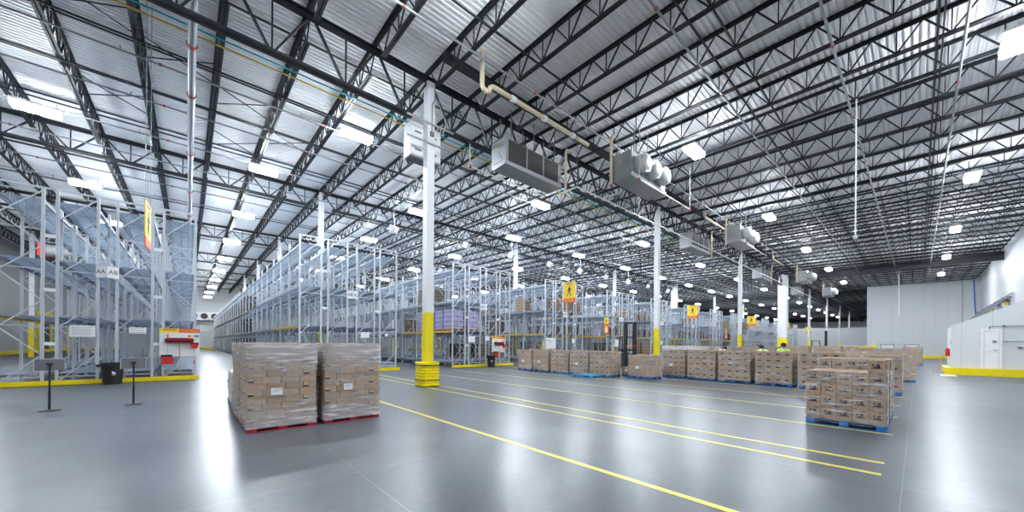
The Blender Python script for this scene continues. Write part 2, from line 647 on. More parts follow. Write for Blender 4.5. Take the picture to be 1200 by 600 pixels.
for j in range(5):
    for i in range(0, 8 if j == 0 else 6):
        column(i, j)
for y, lab in ((57.8, 'yellow-footed column near the blue door behind the left rack'), (72.9, 'yellow-footed column far behind the left rack')):
    t = thing('roof_column', lab, 'column', (-11.4, y, 0), group='white roof columns')
    O('shaft', MB(M['white_shaft']).box(-.155, .155, -.155, .155, 2.8, 12.3), t)
    O('yellow_foot', MB(M['yellow']).box(-.155, .155, -.155, .155, 0, 2.8), t)

# ------------------------------------------------------------------ roof steel
JS = BAYX / 9


def joist_meshes(L, tag):
    """origin: top of the top chord at the near end; runs along +Y"""
    H = .86
    tc = MB(M['steel'])
    bc = MB(M['steel'])
    for s in (-1, 1):
        tc.box(s * .01 if s > 0 else -.1, .1 if s > 0 else -.01, 0, L, -.014, 0)
        tc.box(s * .01 if s > 0 else -.024, .024 if s > 0 else -.01, 0, L, -.1, 0)
        bc.box(s * .01 if s > 0 else -.085, .085 if s > 0 else -.01, .55, L - .55, -H, -H + .014)
        bc.box(s * .01 if s > 0 else -.022, .022 if s > 0 else -.01, .55, L - .55, -H, -H + .09)
    w = MB(M['steel'])
    n = round(L / 1.2)
    st = (L - 1.2) / n
    z1, z0 = -.05, -H + .04
    w.bar((0, .05, z1), (0, .6, z0), .035)
    w.bar((0, L - .05, z1), (0, L - .6, z0), .035)
    for i in range(n):
        a = .6 + i * st
        w.bar((0, a, z0), (0, a + st / 2, z1), .042)
        w.bar((0, a + st / 2, z1), (0, a + st, z0), .042)
        if i:
            w.bar((0, a, z0), (0, a, z1), .032)
    return tc, bc, w


J_bay = joist_meshes(BAYY, 'bay')
J_dock = joist_meshes(Y0 - YMIN, 'dock')
JM = {}
for key, parts in (('bay', J_bay), ('dock', J_dock)):
    JM[key] = [fix(p.mesh(nm)) for p, nm in zip(parts, ('top_chord', 'bottom_chord', 'web_lattice'))]
bay_words = ['over the open dock floor', 'over the rack fronts', 'over the middle of the racks', 'over the rear of the racks', 'toward the far wall']
rest = MB(M['steel'])
ang = math.atan(SLOPE)
for j in range(-1, 6):
    ya = YMIN if j < 0 else Y0 + BAYY * j
    key = 'dock' if j < 0 else 'bay'
    for m in range(-10, 90):
        x = CX0 + JS * m
        near = (j < 0 and m <= 36) or (j == 0 and m <= 46) or (j == 1 and m <= 42) or (j == 2 and m <= 36) or (j == 3 and m <= 36)
        if not (XMIN < x < XMAX - 1):
            continue
        if j < 0 and (m < -4 or m == 37):
            continue
        loc = (x, ya, zroof(ya) - .01)
        if not near:
            mw = T(loc) @ Matrix.Rotation(ang, 4, 'X')
            src = J_dock if j < 0 else J_bay
            for p in (src[0], src[1], src[2]):
                rest.add(p, mw)
            continue
        if m == 0:
            lab = 'dark open-web roof joist straight above the bumper-wrapped column line, ' + bay_words[j + 1]
        else:
            lab = 'dark open-web roof joist, %s %s of the bumper-wrapped column, %s' % (nth(abs(m)), 'right' if m > 0 else 'left', bay_words[j + 1])
        t = thing('roof_joist', lab, 'joist', loc, rx=ang, group='open-web roof joists')
        for me, nm in zip(JM[key], ('top_chord', 'bottom_chord', 'web_lattice')):
            O(nm, me, t)
O('distant_roof_joists', rest, label='distant open-web roof joists merging into a dark lattice far off', cat='joist', kind='stuff')


def girder_meshes(D):
    L = BAYX
    tc = MB(M['steel'])
    bc = MB(M['steel'])
    for s in (-1, 1):
        tc.box(0, L, -.17 if s < 0 else .015, -.015 if s < 0 else .17, -.02, 0)
        tc.box(0, L, -.035 if s < 0 else .015, -.015 if s < 0 else .035, -.17, 0)
        bc.box(.7, L - .7, -.15 if s < 0 else .015, -.015 if s < 0 else .15, -D, -D + .02)
        bc.box(.7, L - .7, -.035 if s < 0 else .015, -.015 if s < 0 else .035, -D, -D + .15)
    w = MB(M['steel'])
    for k in range(9):
        a = k * JS
        z1, z0 = -.1, -D + .08
        w.bar((a + .08, 0, z1), (a + JS / 2 - .06, 0, z0), .085, .06)
        w.bar((a + JS - .08, 0, z1), (a + JS / 2 + .06, 0, z0), .085, .06)
        w.bar((a + JS / 2, 0, z1), (a + JS / 2, 0, z0), .045)
    return tc, bc, w


GM = {}
G_src = {}
for D in (1.72, 1.2):
    G_src[D] = girder_meshes(D)
    GM[D] = [fix(p.mesh(nm)) for p, nm in zip(G_src[D], ('top_chord', 'bottom_chord', 'web_lattice'))]
row_words = ['on the bumper column line', 'on the second column line', 'on the third column line', 'on the fourth column line', 'on the fifth column line']
rest = MB(M['steel'])
for j in range(6):
    y = column_rows[j]
    D = 1.72 if j == 0 else 1.2
    z = zroof(y) - (.35 if j == 0 else .14)
    for i in range(-2, 9):
        x = CX0 + BAYX * i
        if x < XMIN - 5:
            continue
        if i > 4 or j > 4:
            for p in G_src[D]:
                rest.add(p, T((x, y, z)))
            continue
        where = {-2: 'second span left of the long aisle', -1: 'span above the left rack', 0: 'span right of the bumper column', 1: 'second span right', 2: 'third span right', 3: 'fourth span right', 4: 'fifth span right'}[i]
        if i == -2:
            continue
        t = thing('roof_girder', 'truss girder %s, %s' % (row_words[j], where), 'girder', (x, y, z), group='deep truss girders')
        for me, nm in zip(GM[D], ('top_chord', 'bottom_chord', 'web_lattice')):
            O(nm, me, t)
O('distant_roof_girders', rest, label='distant truss girders far beyond the racks', cat='girder', kind='stuff')
# heavy beam across the dock at the expansion joint
t = thing('expansion_beam', 'heavy dark beam crossing the dock roof near the right wall', 'beam', (61.6, 0, 0))
b = MB(M['steel'])
b.box(-.25, .25, YMIN, 8.6, 10.55, 10.65).box(-.04, .04, YMIN, 8.6, 10.65, 11.3).box(-.25, .25, YMIN, 8.6, 11.3, 11.4)
O('flanged_web', b, t)
for k in range(8):
    O('hanger', MB(M['steel']).bar((0, YMIN + .6 + k * 1.9, 11.4), (0, YMIN + .6 + k * 1.9, zroof(YMIN + .6 + k * 1.9) - .02), .1), t)
# second light beam parallel to the first girder
O('header_beam', MB(M['steel']).box(CX0 - .2, 61, 10.98, 11.16, 11.62, 11.82).box(CX0 - .2, 61, 10.88, 11.26, 11.6, 11.63), label='long dark header beam under the roof beside the beige pipe', cat='beam', kind='thing')

# bridging bars along X
nb = 0
for y, zo in [(-.5, 0), (-.35, .8), (4.2, 0), (4.5, .8), (8.6, .8), (14.1, 0), (16.6, .8), (18.2, 0), (19.6, .8), (21.4, 0), (23.4, .8), (24.9, 0), (29.6, .8), (32, 0), (35, .8), (38, 0), (41, .8), (46, .8), (50, 0), (54, .8)]:
    z = zroof(y) - .06 - zo
    nb += 1
    O('bridging_bar', MB(M['steel']).box(XMIN + 1, 80, y - .025, y + .025, z - .05, z), kind='thing', cat='bar', group='roof bridging bars',
      label='thin dark bridging bar crossing the joists, %s one counted from the dock wall' % nth(nb))
# crossed bridging rods over the left rack
for k, (x, y) in enumerate(((-3.3, 16.4), (-1.3, 17.6), (.75, 19.0), (-3.3, 22.0), (.75, 23.2), (2.8, 21.2))):
    zz = zroof(y) - .06
    b = MB(M['steel']).bar((x, y, zz), (x + JS, y, zz - .8), .03).bar((x + JS, y, zz), (x, y, zz - .8), .03)
    O('cross_brace', b, kind='thing', cat='brace', group='crossed joist braces', label='crossed pair of thin dark brace rods between roof joists, %s from the left' % nth(k + 1))

# sprinkler lines along X with red couplings
ns = 0
for y, x1, r in ((-.9, 78, .035), (1.8, 78, .035), (4.9, 78, .035), (9.6, 60, .035), (17.4, 78, .035), (20.4, 78, .035), (23.9, 78, .035), (27.0, 78, .035), (31, 60, .035), (34, 60, .035)):
    z = zroof(y) - .98
    ns += 1
    t = thing('sprinkler_pipe', 'grey sprinkler pipe with red couplings below the roof joists, %s from the dock wall' % nth(ns), 'pipe', (0, y, z), group='sprinkler branch pipes')
    O('pipe_run', MB(M['pipe']).path([(XMIN + 2, 0, 0), (x1, 0, 0)], r, 8), t)
    for k in range(12):
        x = -6 + k * 5.2
        O('coupling', MB(M['fitting']).path([(x, 0, 0), (x + .07, 0, 0)], r + .016, 8), t)
        O('sprinkler_head', MB(M['pipe']).path([(x - .9, 0, 0), (x - .9, 0, .14)], .018, 6), t)
t = thing('sprinkler_main', 'thick grey sprinkler main running straight above the long aisle', 'pipe', (.05, 0, 10.95))
O('pipe_run', MB(M['pipe']).path([(0, 3, 0), (0, 62, 0)], .115, 14), t)
for y in (9.0, 15.2, 18.3, 24, 30, 36):
    O('coupling', MB(M['fitting']).path([(0, y, 0), (0, y + .12, 0)], .145, 14), t)
for y, m, lab in ((14.6, 'teal', 'thin teal conduit under the roof by the bumper column'), (14.95, 'conduit_yellow', 'thin yellow conduit beside the teal one under the roof')):
    O('roof_conduit', MB(M[m]).path([(XMIN + 1, y, 11.1), (40, y, 11.1)], .028, 8), kind='thing', cat='conduit', label=lab)

# ------------------------------------------------------------------ lamps
LH = MB(M['white']).box(-.62, .62, -.27, .27, .0, .09).box(-.15, .15, -.08, .08, .09, .16)
LL = MB(M['lamp']).prism([(-.25, 0), (-.25, -.13), (-.2, -.17), (.2, -.17), (.25, -.13), (.25, 0)], -.6, .6, 'x')
LU = MB(M['lamp_up']).box(-.5, -.2, -.2, .2, .09, .12).box(.2, .5, -.2, .2, .09, .12)  # glowing pads added on the housing top to brighten the roof
LHm, LLm, LUm = fix(LH.mesh('housing')), fix(LL.mesh('lens')), fix(LU.mesh('added_uplight'))


def lamp(x, y, z, lab, grp):
    t = thing('ceiling_light', lab, 'light', (x, y, z), group=grp)
    O('housing', LHm, t)
    O('lens', LLm, t)
    O('added_uplight', LUm, t)
    zr = zroof(y) - .9
    for s in (-.5, .5):
        O('hanger_wire', MB(M['pipe']).bar((s, 0, .09), (s, 0, max(.2, zr - z)), .012), t)
    return t


for k in range(-1, 9):
    for j in range(9 if k == 0 else 5):
        x = -4.5 if k == -1 else 2.95 + 8.95 * k
        if k == -1 and j > 2:
            continue
        who = 'left rack' if k == -1 else 'long aisle' if k == 0 else '%s aisle past the long one' % nth(k)
        lamp(x, 23.2 + 9.2 * j, 10.8, 'roof lamp over the %s, %s back from the dock' % (who, nth(j + 1)), 'lamps over the racks')
for y, who, xs in ((-1.9, 'along the right wall', [18.3 + 12.9 * i for i in range(5)]), (7.05, 'down the middle of the dock', [4.8 + 12.9 * i for i in range(6)]),
                   (16.5, 'in front of the rack ends', [5.5, 17.2, 30.5, 43.4, 56.3, 69.2])):
    for i, x in enumerate(xs):
        lamp(x, y, 10.8, 'bright roof lamp %s, %s one away from the camera' % (who, nth(i + 1)), 'lamps over the dock')
for y in (16.5, 23.2, 32.4):
    for i in range(7):
        lamp(84 + 11 * i, y, 10.8, 'tiny bright roof lamp far away in the receding rows', 'far roof lamps')
for i in range(3):
    lamp(-11.5, 14 + 16 * i, 10.8, 'roof lamp over the left wall passage', 'far roof lamps')
lamp(-3, 4, 10.8, 'roof lamp above the near floor', 'lamps over the near floor')
lamp(4, -6, 10.8, 'roof lamp above the near floor', 'lamps over the near floor')
lamp(20, -9, 10.8, 'roof lamp above the near floor', 'lamps over the near floor')

# ------------------------------------------------------------------ pallet racking
FR = [(0., 1.07), (1.32, 2.39), (2.81, 3.88), (4.13, 5.2)]
LEV = [.42, 2.5, 4.55, 6.7]
BP = 2.57
RH = 7.16
YR = 21.0


def post_mb():
    return MB(M['post']).box(0, .08, -.035, .035, 0, RH)


def brace_mb():
    w = MB(M['galv'])
    zs = [.12 + .985 * i for i in range(8)]
    for i in range(7):
        a, b = (.06, 1.01) if i % 2 == 0 else (1.01, .06)
        w.bar((a, 0, zs[i]), (b, 0, zs[i + 1]), .042, .03)
    for z in (.30, 2.15, 4.2, 5.62, 6.95):
        w.bar((.06, 0, z), (1.01, 0, z), .042, .03)
    return w


fr = MB(M['post'], M['galv'])
fr.add(post_mb(), T((0, 0, 0))).add(post_mb(), T((.99, 0, 0)))
fr.add(brace_mb(), T((0, 0, 0)), 1)
fr.box(-.03, .11, -.06, .06, 0, .012, 1).box(.96, 1.1, -.06, .06, 0, .012, 1)
frame_me = fix(fr.mesh('upright_frame'))
p2 = MB(M['post'])
p2.add(post_mb(), T((0, 0, 0)))
post_me = fix(p2.mesh('post'))
p3 = MB(M['post'])
p3.add(post_mb(), T((.99, 0, 0)))
post_me2 = fix(p3.mesh('post'))
brace_me = fix(brace_mb().mesh('lattice_brace'))
bl = BP - .07
beam_src = MB(M['beam']).box(-.028, .028, .035, .035 + bl, -.11, 0).box(-.036, .036, .03, .05, -.18, .02).box(-.036, .036, .015 + bl, .035 + bl, -.18, .02)
beam_me = fix(beam_src.mesh('load_beam'))
ybeam_src = MB(M['orange_yellow'])
ybeam_src.v, ybeam_src.f, ybeam_src.m = beam_src.v, beam_src.f, beam_src.m
ybeam_me = fix(ybeam_src.mesh('load_beam'))
dk = MB(M['deck'])
for i in range(15):
    yy = .07 + i * (bl - .07) / 14
    dk.box(.03, 1.04, yy - .042, yy + .042, .0, .014)
for xx in (.12, .53, .94):
    dk.box(xx - .02, xx + .02, .05, bl, -.03, 0)
deck_me = fix(dk.mesh('wire_mesh_deck'))


def rack(k, lab, nb):
    """nb: bays of each of the four rows"""
    x0 = 4.2 + 9.13 * k
    t = thing('pallet_rack', lab, 'rack', (x0, YR, 0), group='galvanized pallet racks')
    frames, beams, decks = [], [], []
    for r, (a, b) in enumerate(FR):
        for q in range(nb[r] + 1):
            frames.append((a, q * BP, 0))
        for q in range(nb[r]):
            for l, z in enumerate(LEV):
                yel = l == 1 and r == 0 and q < 3
                beams.append((a + .04, q * BP, z, yel))
                beams.append((a + 1.03, q * BP, z, False))
                decks.append((a, q * BP, z + .002))
    dist = lambda p: (Vector((x0 + p[0], YR + p[1], p[2])) - CAM).length
    for p in sorted(frames, key=dist)[:100]:
        if p[1] == 0:
            f = O('upright_frame', brace_me, t, p)
            O('post', post_me, f)
            O('post', post_me2, f)
        else:
            O('upright_frame', frame_me, t, p)
    left = sorted(frames, key=dist)[100:]
    if left:
        s = MB(M['post'], M['galv'])
        for p in left:
            s.add(fr, T(p))
        O('more_upright_frames', s, t, kind='stuff')
    bs = sorted(beams, key=lambda p: (not p[3], dist(p)))
    for p in bs[:100]:
        O('load_beam', ybeam_me if p[3] else beam_me, t, p[:3], label='yellow load beam' if p[3] else None)
    s = MB(M['beam'])
    for p in bs[100:]:
        s.add(beam_src, T(p[:3]))
    if bs[100:]:
        O('more_load_beams', s, t, kind='stuff')
    ds = sorted(decks, key=dist)
    for p in ds[:100]:
        O('wire_mesh_deck', deck_me, t, p)
    s = MB(M['deck'])
    for p in ds[100:]:
        s.add(dk, T(p))
    if ds[100:]:
        O('more_wire_mesh_decks', s, t, kind='stuff')
    O('top_tie', MB(M['galv']).box(0, 5.2, -.03, .03, RH - .06, RH), t)
    for z in (1.45, 3.4, 5.35):
        for xa, xb in ((1.07, 1.32), (3.88, 4.13)):
            O('row_spacer', MB(M['white']).box(xa, xb, -.03, .03, z, z + .12), t)
    return t


rack(-1, 'galvanized rack block left of the long aisle, behind the two sign stands', [17, 17, 17, 17])
rack(0, 'tall galvanized rack block lining the long aisle behind the red pallets', [32, 14, 14, 14])
rack(1, 'galvanized rack block behind the bumper-wrapped column, holding purple loads', [12, 12, 12, 12])
rack(2, 'galvanized rack block with white tool board, just left of first walker sign', [10, 10, 10, 10])
rack(3, 'galvanized rack block with the tall red and yellow fire sign, behind the lift mast', [9, 9, 9, 9])
for k, n in ((4, 8), (5, 8), (6, 7), (7, 7), (8, 6), (9, 5), (10, 5), (11, 5), (12, 4)):
    rack(k, 'galvanized rack block, %s one right of the long aisle' % nth(k + 1), [n] * 4)

# yellow rail guards in front of the rack ends
for k in range(-1, 8):
    x0 = 4.2 + 9.13 * k
    who = {-1: 'left rack behind the sign stands', 0: 'rack behind the red pallets', 1: 'rack behind the bumper-wrapped column', 2: 'rack with the white tool board'}.get(k, '%s rack right of the long aisle' % nth(k + 1))
    t = thing('rack_end_guard', 'yellow steel floor rail across the foot of the ' + who, 'rail', (x0, 20.66, 0), group='yellow rack end rails')
    O('guard_rail', MB(M['yellow']).box(-.12, 5.3, 0, .1, .02, .18), t)
    O('base_flange', MB(M['yellow']).box(-.12, 5.3, .1, .18, 0, .02), t)

# V-shaped aisle signs
for k, (l, r) in {-1: ('AA', 'AB'), 0: ('AB', 'AC'), 1: ('AC', 'AD'), 2: ('AD', 'AE'), 3: ('AE', 'AF'), 4: ('AF', 'AG'), 5: ('AG', 'AH')}.items():
    x0 = 4.2 + 9.13 * k
    t = thing('aisle_sign', 'white folded aisle sign reading %s and %s, high on a rack end' % (l, r), 'sign', (x0 + 2.6, 20.78, 4.27), group='white folded aisle signs')
    for s, txt in ((-1, l), (1, r)):
        f = MB(M['sign_white'], M['ink'])
        f.box(-.18, .18, -.004, .004, -.22, .22)
        f.add(text_mb(txt, .23, 0), T((0, -.004, 0)), 1)
        p = O('sign_face', f, t, (s * .155, .03, 0), rz=s * math.radians(36))
    O('bracket', MB(M['galv']).box(-.3, .3, .12, .15, -.05, .05), t)

# white notice placards
for k, x, z, w, h, lines, lab in ((-1, -2.95, 1.99, .64, .42, 6, 'white text placard on the left rack end, above the left sign stand'),
                                  (-1, -1.5, 2.06, .48, .25, 3, 'small white placard on the left rack end beside the tool board'),
                                  (0, 7.5, 2.07, .48, .32, 0, 'white blank placard on the rack end behind the red pallets'),
                                  (0, 8.75, 2.1, .18, .18, 0, 'tiny white tag on the rack end behind the red pallets'),
                                  (1, 14.9, 1.95, .56, .4, 0, 'white blank placard on the rack behind the bumper-wrapped column'),
                                  (1, 16.3, 2.02, .44, .3, 0, 'smaller white placard left of the red-topped tool board'),
                                  (2, 26.2, 1.95, .4, .4, 0, 'white placard on the rack end under the first walker sign'),
                                  (3, 33.4, 1.8, .7, .75, 0, 'white square notice on the rack end right of the lift mast'),
                                  (4, 43.2, 1.9, .5, .4, 0, 'white placard on the fifth rack end right of the long aisle')):
    t = thing('placard_sign', lab, 'sign', (x, 20.93, z), group='white placards on rack ends')
    O('plate', MB(M['sign_white']).box(-w / 2, w / 2, -.012, 0, -h / 2, h / 2), t)
    if lines:
        b = MB(M['ink_grey'])
        for i in range(lines):
            b.box(-w * .42, w * (.40 if i % 2 == 0 else .33), -.015, -.012, h * .34 - i * h * .68 / max(1, lines - 1) - .012, h * .34 - i * h * .68 / max(1, lines - 1) + .012)
        O('lettering', b, t)

# ------------------------------------------------------------------ cleaning tool boards
def tool_board(x, lab, full=True, head=True):
    t = thing('tool_board', lab, 'board', (x, 20.9, 1.0), group='white cleaning tool boards')
    w, h = 1.26, 1.17
    O('panel', MB(M['sign_white']).box(0, w, -.02, 0, 0, h), t)
    if head:
        a = MB(M['sign_yellow'], M['ink_red'])
        a.box(0, w * .47, -.026, -.02, h - .17, h)
        for i in range(10):
            xx = .09 + i * .043
            a.prism([(xx, h - .08), (xx + .034, h - .08), (xx + .052, h - .03), (xx + .018, h - .03)], -.03, -.026, 'y', 1)
        O('yellow_header', a, t, label='yellow header with red slanted marks')
        b = MB(M['sign_red'], M['sign_yellow'])
        b.box(w * .47, w, -.026, -.02, h - .17, h)
        b.add(text_mb('STATION', .13, 0, spacing=1.15), T((w * .735, -.027, h - .088)), 1)
        O('red_header', b, t, label='red header with yellow letters')
        cpt = MB(M['orange_yellow'])
        cpt.add(text_mb('CLEANING STATION', .06, 0, spacing=1.1), T((w * .32, -.022, h - .26)))
        O('caption', cpt, t)
        for i, m in enumerate(('red', 'sign_yellow', 'sign_yellow', 'bluep', 'green')):
            O('colour_key', MB(M[m]).box(w * .70 + i * .072, w * .70 + i * .072 + .06, -.024, -.02, h - .36, h - .26), t)
    else:
        a = MB(M['ink'], M['ink_red'])
        a.lathe([(.07, 0), (.07, .006)], 16, 0, 'y', (w * .42, -.027, h * .74))
        a.lathe([(.045, 0), (.045, .004)], 16, 1, 'y', (w * .42, -.03, h * .74))
        O('round_mark', a, t)
        O('caption', MB(M['ink_red']).box(w * .1, w * .3, -.024, -.02, h * .8, h * .86), t)
    return t


def push_broom(x, y, z, lab):
    t = thing('push_broom', lab, 'broom', (x, y, z), group='red cleaning tools')
    b = MB(M['dkred'])
    prof = []
    b.lathe([(.02, -.46), (.085, -.44), (.1, -.3), (.1, .3), (.085, .44), (.02, .46)], 14, 0, 'x', (0, -.02, 0))
    for i in range(40):
        xx = -.43 + i * .022
        b.box(xx - .007, xx + .007, -.09, -.03, -.12 - .015 * (i % 3), -.04)
    O('bristle_head', b, t, label='dark red bristle head')
    O('handle', MB(M['wood']).path([(0, .0, .0), (.02, .02, -1.45)], .014, 8), t, label='wooden handle')


def dustpan(x, y, z, lab):
    t = thing('dustpan', lab, 'dustpan', (x, y, z), group='red cleaning tools')
    b = MB(M['red'])
    b.prism([(-.17, -.32), (.17, -.32), (.19, -.02), (-.19, -.02)], -.13, 0, 'y')
    O('pan', b, t, label='red pan')
    O('lip', MB(M['black']).box(-.2, .14, -.14, .01, -.02, .07), t, label='black rubber lip')
    O('handle', MB(M['alu']).path([(0, -.05, .05), (0, -.05, .9)], .013, 8), t)
    O('grip', MB(M['red']).path([(0, -.05, .62), (0, -.05, .92)], .02, 8), t)


def hand_brush(x, y, z, lab):
    t = thing('hand_brush', lab, 'brush', (x, y, z), group='red cleaning tools')
    O('bristles', MB(M['black']).box(-.13, .13, -.1, 0, 0, .05), t)
    O('brush_head', MB(M['red']).prism([(-.14, 0), (-.09, -.2), (.09, -.2), (.14, 0)], -.09, -.01, 'y'), t, label='red head')
    O('handle', MB(M['alu']).path([(0, -.05, -.2), (0, -.05, -.85)], .012, 8), t)
    O('grip', MB(M['red']).path([(0, -.05, -.72), (0, -.05, -.86)], .019, 8), t)


tool_board(-.87, 'white cleaning board with yellow and red header on the left rack end')
push_broom(-.26, 20.78, 1.68, 'red push broom hung on the left rack tool board')
dustpan(-.62, 20.84, 1.0, 'red dustpan hung low on the left rack tool board')
hand_brush(.22, 20.86, 1.53, 'red and black hand brush at right of the left tool board')
tool_board(16.7, 'white tool board with yellow and red header on the rack behind the bumper column')
push_broom(17.3, 20.78, 1.68, 'red push broom on the tool board behind the bumper column')
dustpan(17.0, 20.84, 1.0, 'red dustpan on the tool board behind the bumper column')
hand_brush(17.82, 20.86, 1.53, 'red hand brush on the tool board behind the bumper column')
tool_board(22.5, 'white board with a round mark on the rack behind the brown pallets', head=False)
for i in range(5):
    t = thing('scrub_brush', 'red brush on the round-marked board, %s from left' % nth(i + 1), 'brush', (22.65 + i * .24, 20.86, 1.12), group='brushes on the round-marked board')
    O('bristles', MB(M['dkred' if i != 2 else 'black']).box(-.09, .09, -.12, 0, -.06, .08), t)
    O('handle', MB(M['red']).path([(0, -.06, .08), (0, -.06, .2)], .02, 8), t)

# black bins
def bin_(x, y, lab):
    t = thing('waste_bin', lab, 'bin', (x, y, 0), group='round black bins')
    b = MB(M['black'])
    b.lathe([(.255, 0), (.30, .72), (.325, .73), (.33, .80), (.295, .80), (.285, .70), (.245, .03), (0, .03)], 28, 0)
    O('tub', b, t)
    for s in (-1, 1):
        O('handle', MB(M['black']).prism([(s * .32, .64), (s * .40, .66), (s * .40, .74), (s * .32, .76)], -.08, .08, 'y'), t)
    lg = MB(M['paper'])
    a = math.atan2(-y, -x) + .12
    rr = .295
    for (dx, dz, w, h) in ((-.012, .40, .055, .06), (.03, .40, .04, .05), (0, .355, .10, .022), (-.03, .44, .04, .05)):
        px, py = rr * math.cos(a + dx / rr), rr * math.sin(a + dx / rr)
        lg.bar((px, py, dz), (px, py, dz + h), w, .008, up=(math.cos(a), math.sin(a), 0))
    O('recycling_mark', lg, t)


bin_(-2.12, 20.3, 'round black waste bin at the foot of the left rack between the sign stands')
bin_(16.1, 20.2, 'round black waste bin at the foot of the rack behind the bumper column')

# sign stands
for x, y, lab in ((-2.38, 13.4, 'black sign stand with split grey panel, left one of the pair'), (-1.03, 13.4, 'black sign stand with split grey panel, near the black bin')):
    t = thing('sign_stand', lab, 'sign stand', (x, y, 0), rz=math.radians(8), group='grey sign stands')
    b = MB(M['black'])
    b.lathe([(.17, 0), (.17, .012), (.14, .02), (.03, .03), (0, .03)], 24, 0)
    O('base', b, t)
    O('pole', MB(M['black']).path([(0, 0, .02), (0, 0, .45)], .022, 10).path([(0, 0, .45), (0, 0, 1.1)], .017, 10), t)
    O('clamp', MB(M['black']).box(-.05, .05, -.02, .05, 1.06, 1.1), t)
    for s in (-1, 1):
        q = O('panel', MB(M['grey_panel']).box(0 if s > 0 else -.22, .22 if s > 0 else 0, .02, .035, .93, 1.19), t, rz=s * .06)
        O('edge_trim', MB(M['alu']).box(.22 if s > 0 else -.235, .235 if s > 0 else -.22, .01, .05, .92, 1.2), q)
    O('top_rail', MB(M['alu']).box(-.22, .22, .02, .04, 1.19, 1.205), t)

# hanging walker signs (faces look along X)
for k in range(6):
    x = -.84 + 18.2 * k
    lab = ['yellow hanging walker sign seen edge-on in front of the left rack', 'yellow hanging walker sign, largest, over the brown pallet row',
           'yellow hanging walker sign right of the second column', 'yellow hanging walker sign left of the thick column',
           'small yellow hanging walker sign just past the thick column', 'tiny yellow hanging walker sign farthest along the dock'][k]
    t = thing('hanging_sign', lab, 'sign', (x, 14.2, 0), rz=-.06 if k == 0 else 0, group='hanging walker signs')
    bd = MB(M['sign_yellow'], M['sign_red'], M['ink'], M['ink_red'])
    bd.box(-.012, .012, -.46, .46, 4.45, 5.42, 0).box(-.012, .012, -.46, .46, 4.18, 4.45, 1)
    O('board', bd, t)
    pic = MB(M['ink'], M['ink_red'], M['sign_yellow'])
    for s in (-1, 1):
        X = s * .014
        fig = MB()
        # walking figure: s flips the face; drawn in Y/Z
        def blade(pts):
            pic.prism([(s * a, b) for a, b in pts], min(X, X + s * .004), max(X, X + s * .004), 'x', 0)
        hd = [(.02 + .05 * math.cos(q * PI / 5), 5.16 + .05 * math.sin(q * PI / 5)) for q in range(10)]
        blade(hd)
        blade([(-.04, 5.10), (.06, 5.10), (.07, 4.88), (-.05, 4.88)])
        blade([(-.05, 5.09), (-.02, 5.07), (-.10, 4.93), (-.16, 4.86), (-.18, 4.89), (-.12, 4.96)])
        blade([(.04, 5.10), (.07, 5.08), (.13, 4.98), (.20, 4.95), (.19, 4.91), (.10, 4.94)])
        blade([(-.05, 4.89), (.02, 4.89), (-.06, 4.72), (-.16, 4.56), (-.20, 4.58), (-.12, 4.72)])
        blade([(.0, 4.89), (.07, 4.89), (.09, 4.74), (.15, 4.58), (.11, 4.56), (.04, 4.72)])
        for i in range(8):
            a = -.28 + i * .07
            pic.box(min(X, X + s * .003), max(X, X + s * .003), a, a + .05, 5.29, 5.35, 1)
        for q in range(2):
            for i in range(9):
                a = -.36 + i * .08
                pic.box(min(X, X + s * .003), max(X, X + s * .003), a, a + .06, 4.34 - q * .09, 4.38 - q * .09, 2)
    O('walking_figure', pic, t, label='black walking figure with warning lines')
    for yy in (-.4, .4):
        O('hanger_cable', MB(M['pipe']).path([(0, yy, 5.42), (0, yy, 11.2)], .008, 5), t)
O('hanging_banner', MB(M['beige']).box(-.01, .01, -.5, .5, 4.1, 4.95), loc=(55.2, 14.2, 0), kind='thing', cat='banner', label='pale orange banner beside the walker sign near the thick column')
# tall fire signs on rack ends
for x, lab in ((31.25, 'tall red and yellow fire sign on the rack left of the lift mast'), (65.4, 'small tall red fire sign on a far rack end, left of the third column')):
    t = thing('fire_sign', lab, 'sign', (x, 20.8, 2.7), group='tall fire signs')
    O('red_plate', MB(M['sign_red']).box(-.42, .42, -.015, 0, 0, 1.05), t)
    O('yellow_plate', MB(M['sign_yellow'], M['ink']).box(-.42, .42, -.015, 0, 1.05, 1.62).box(-.25, .25, -.018, -.015, 1.36, 1.44, 1).box(-.2, .2, -.018, -.015, 1.2, 1.28, 1), t)
    O('flame_mark', MB(M['sign_yellow'], M['sign_white']).prism([(-.22, .15), (.22, .15), (.26, .5), (.12, .82), (.06, .6), (-.08, .9), (-.24, .55)], -.02, -.015, 'y').prism([(-.1, .2), (.1, .2), (.11, .42), (0, .62), (-.11, .42)], -.024, -.02, 'y', 1), t)

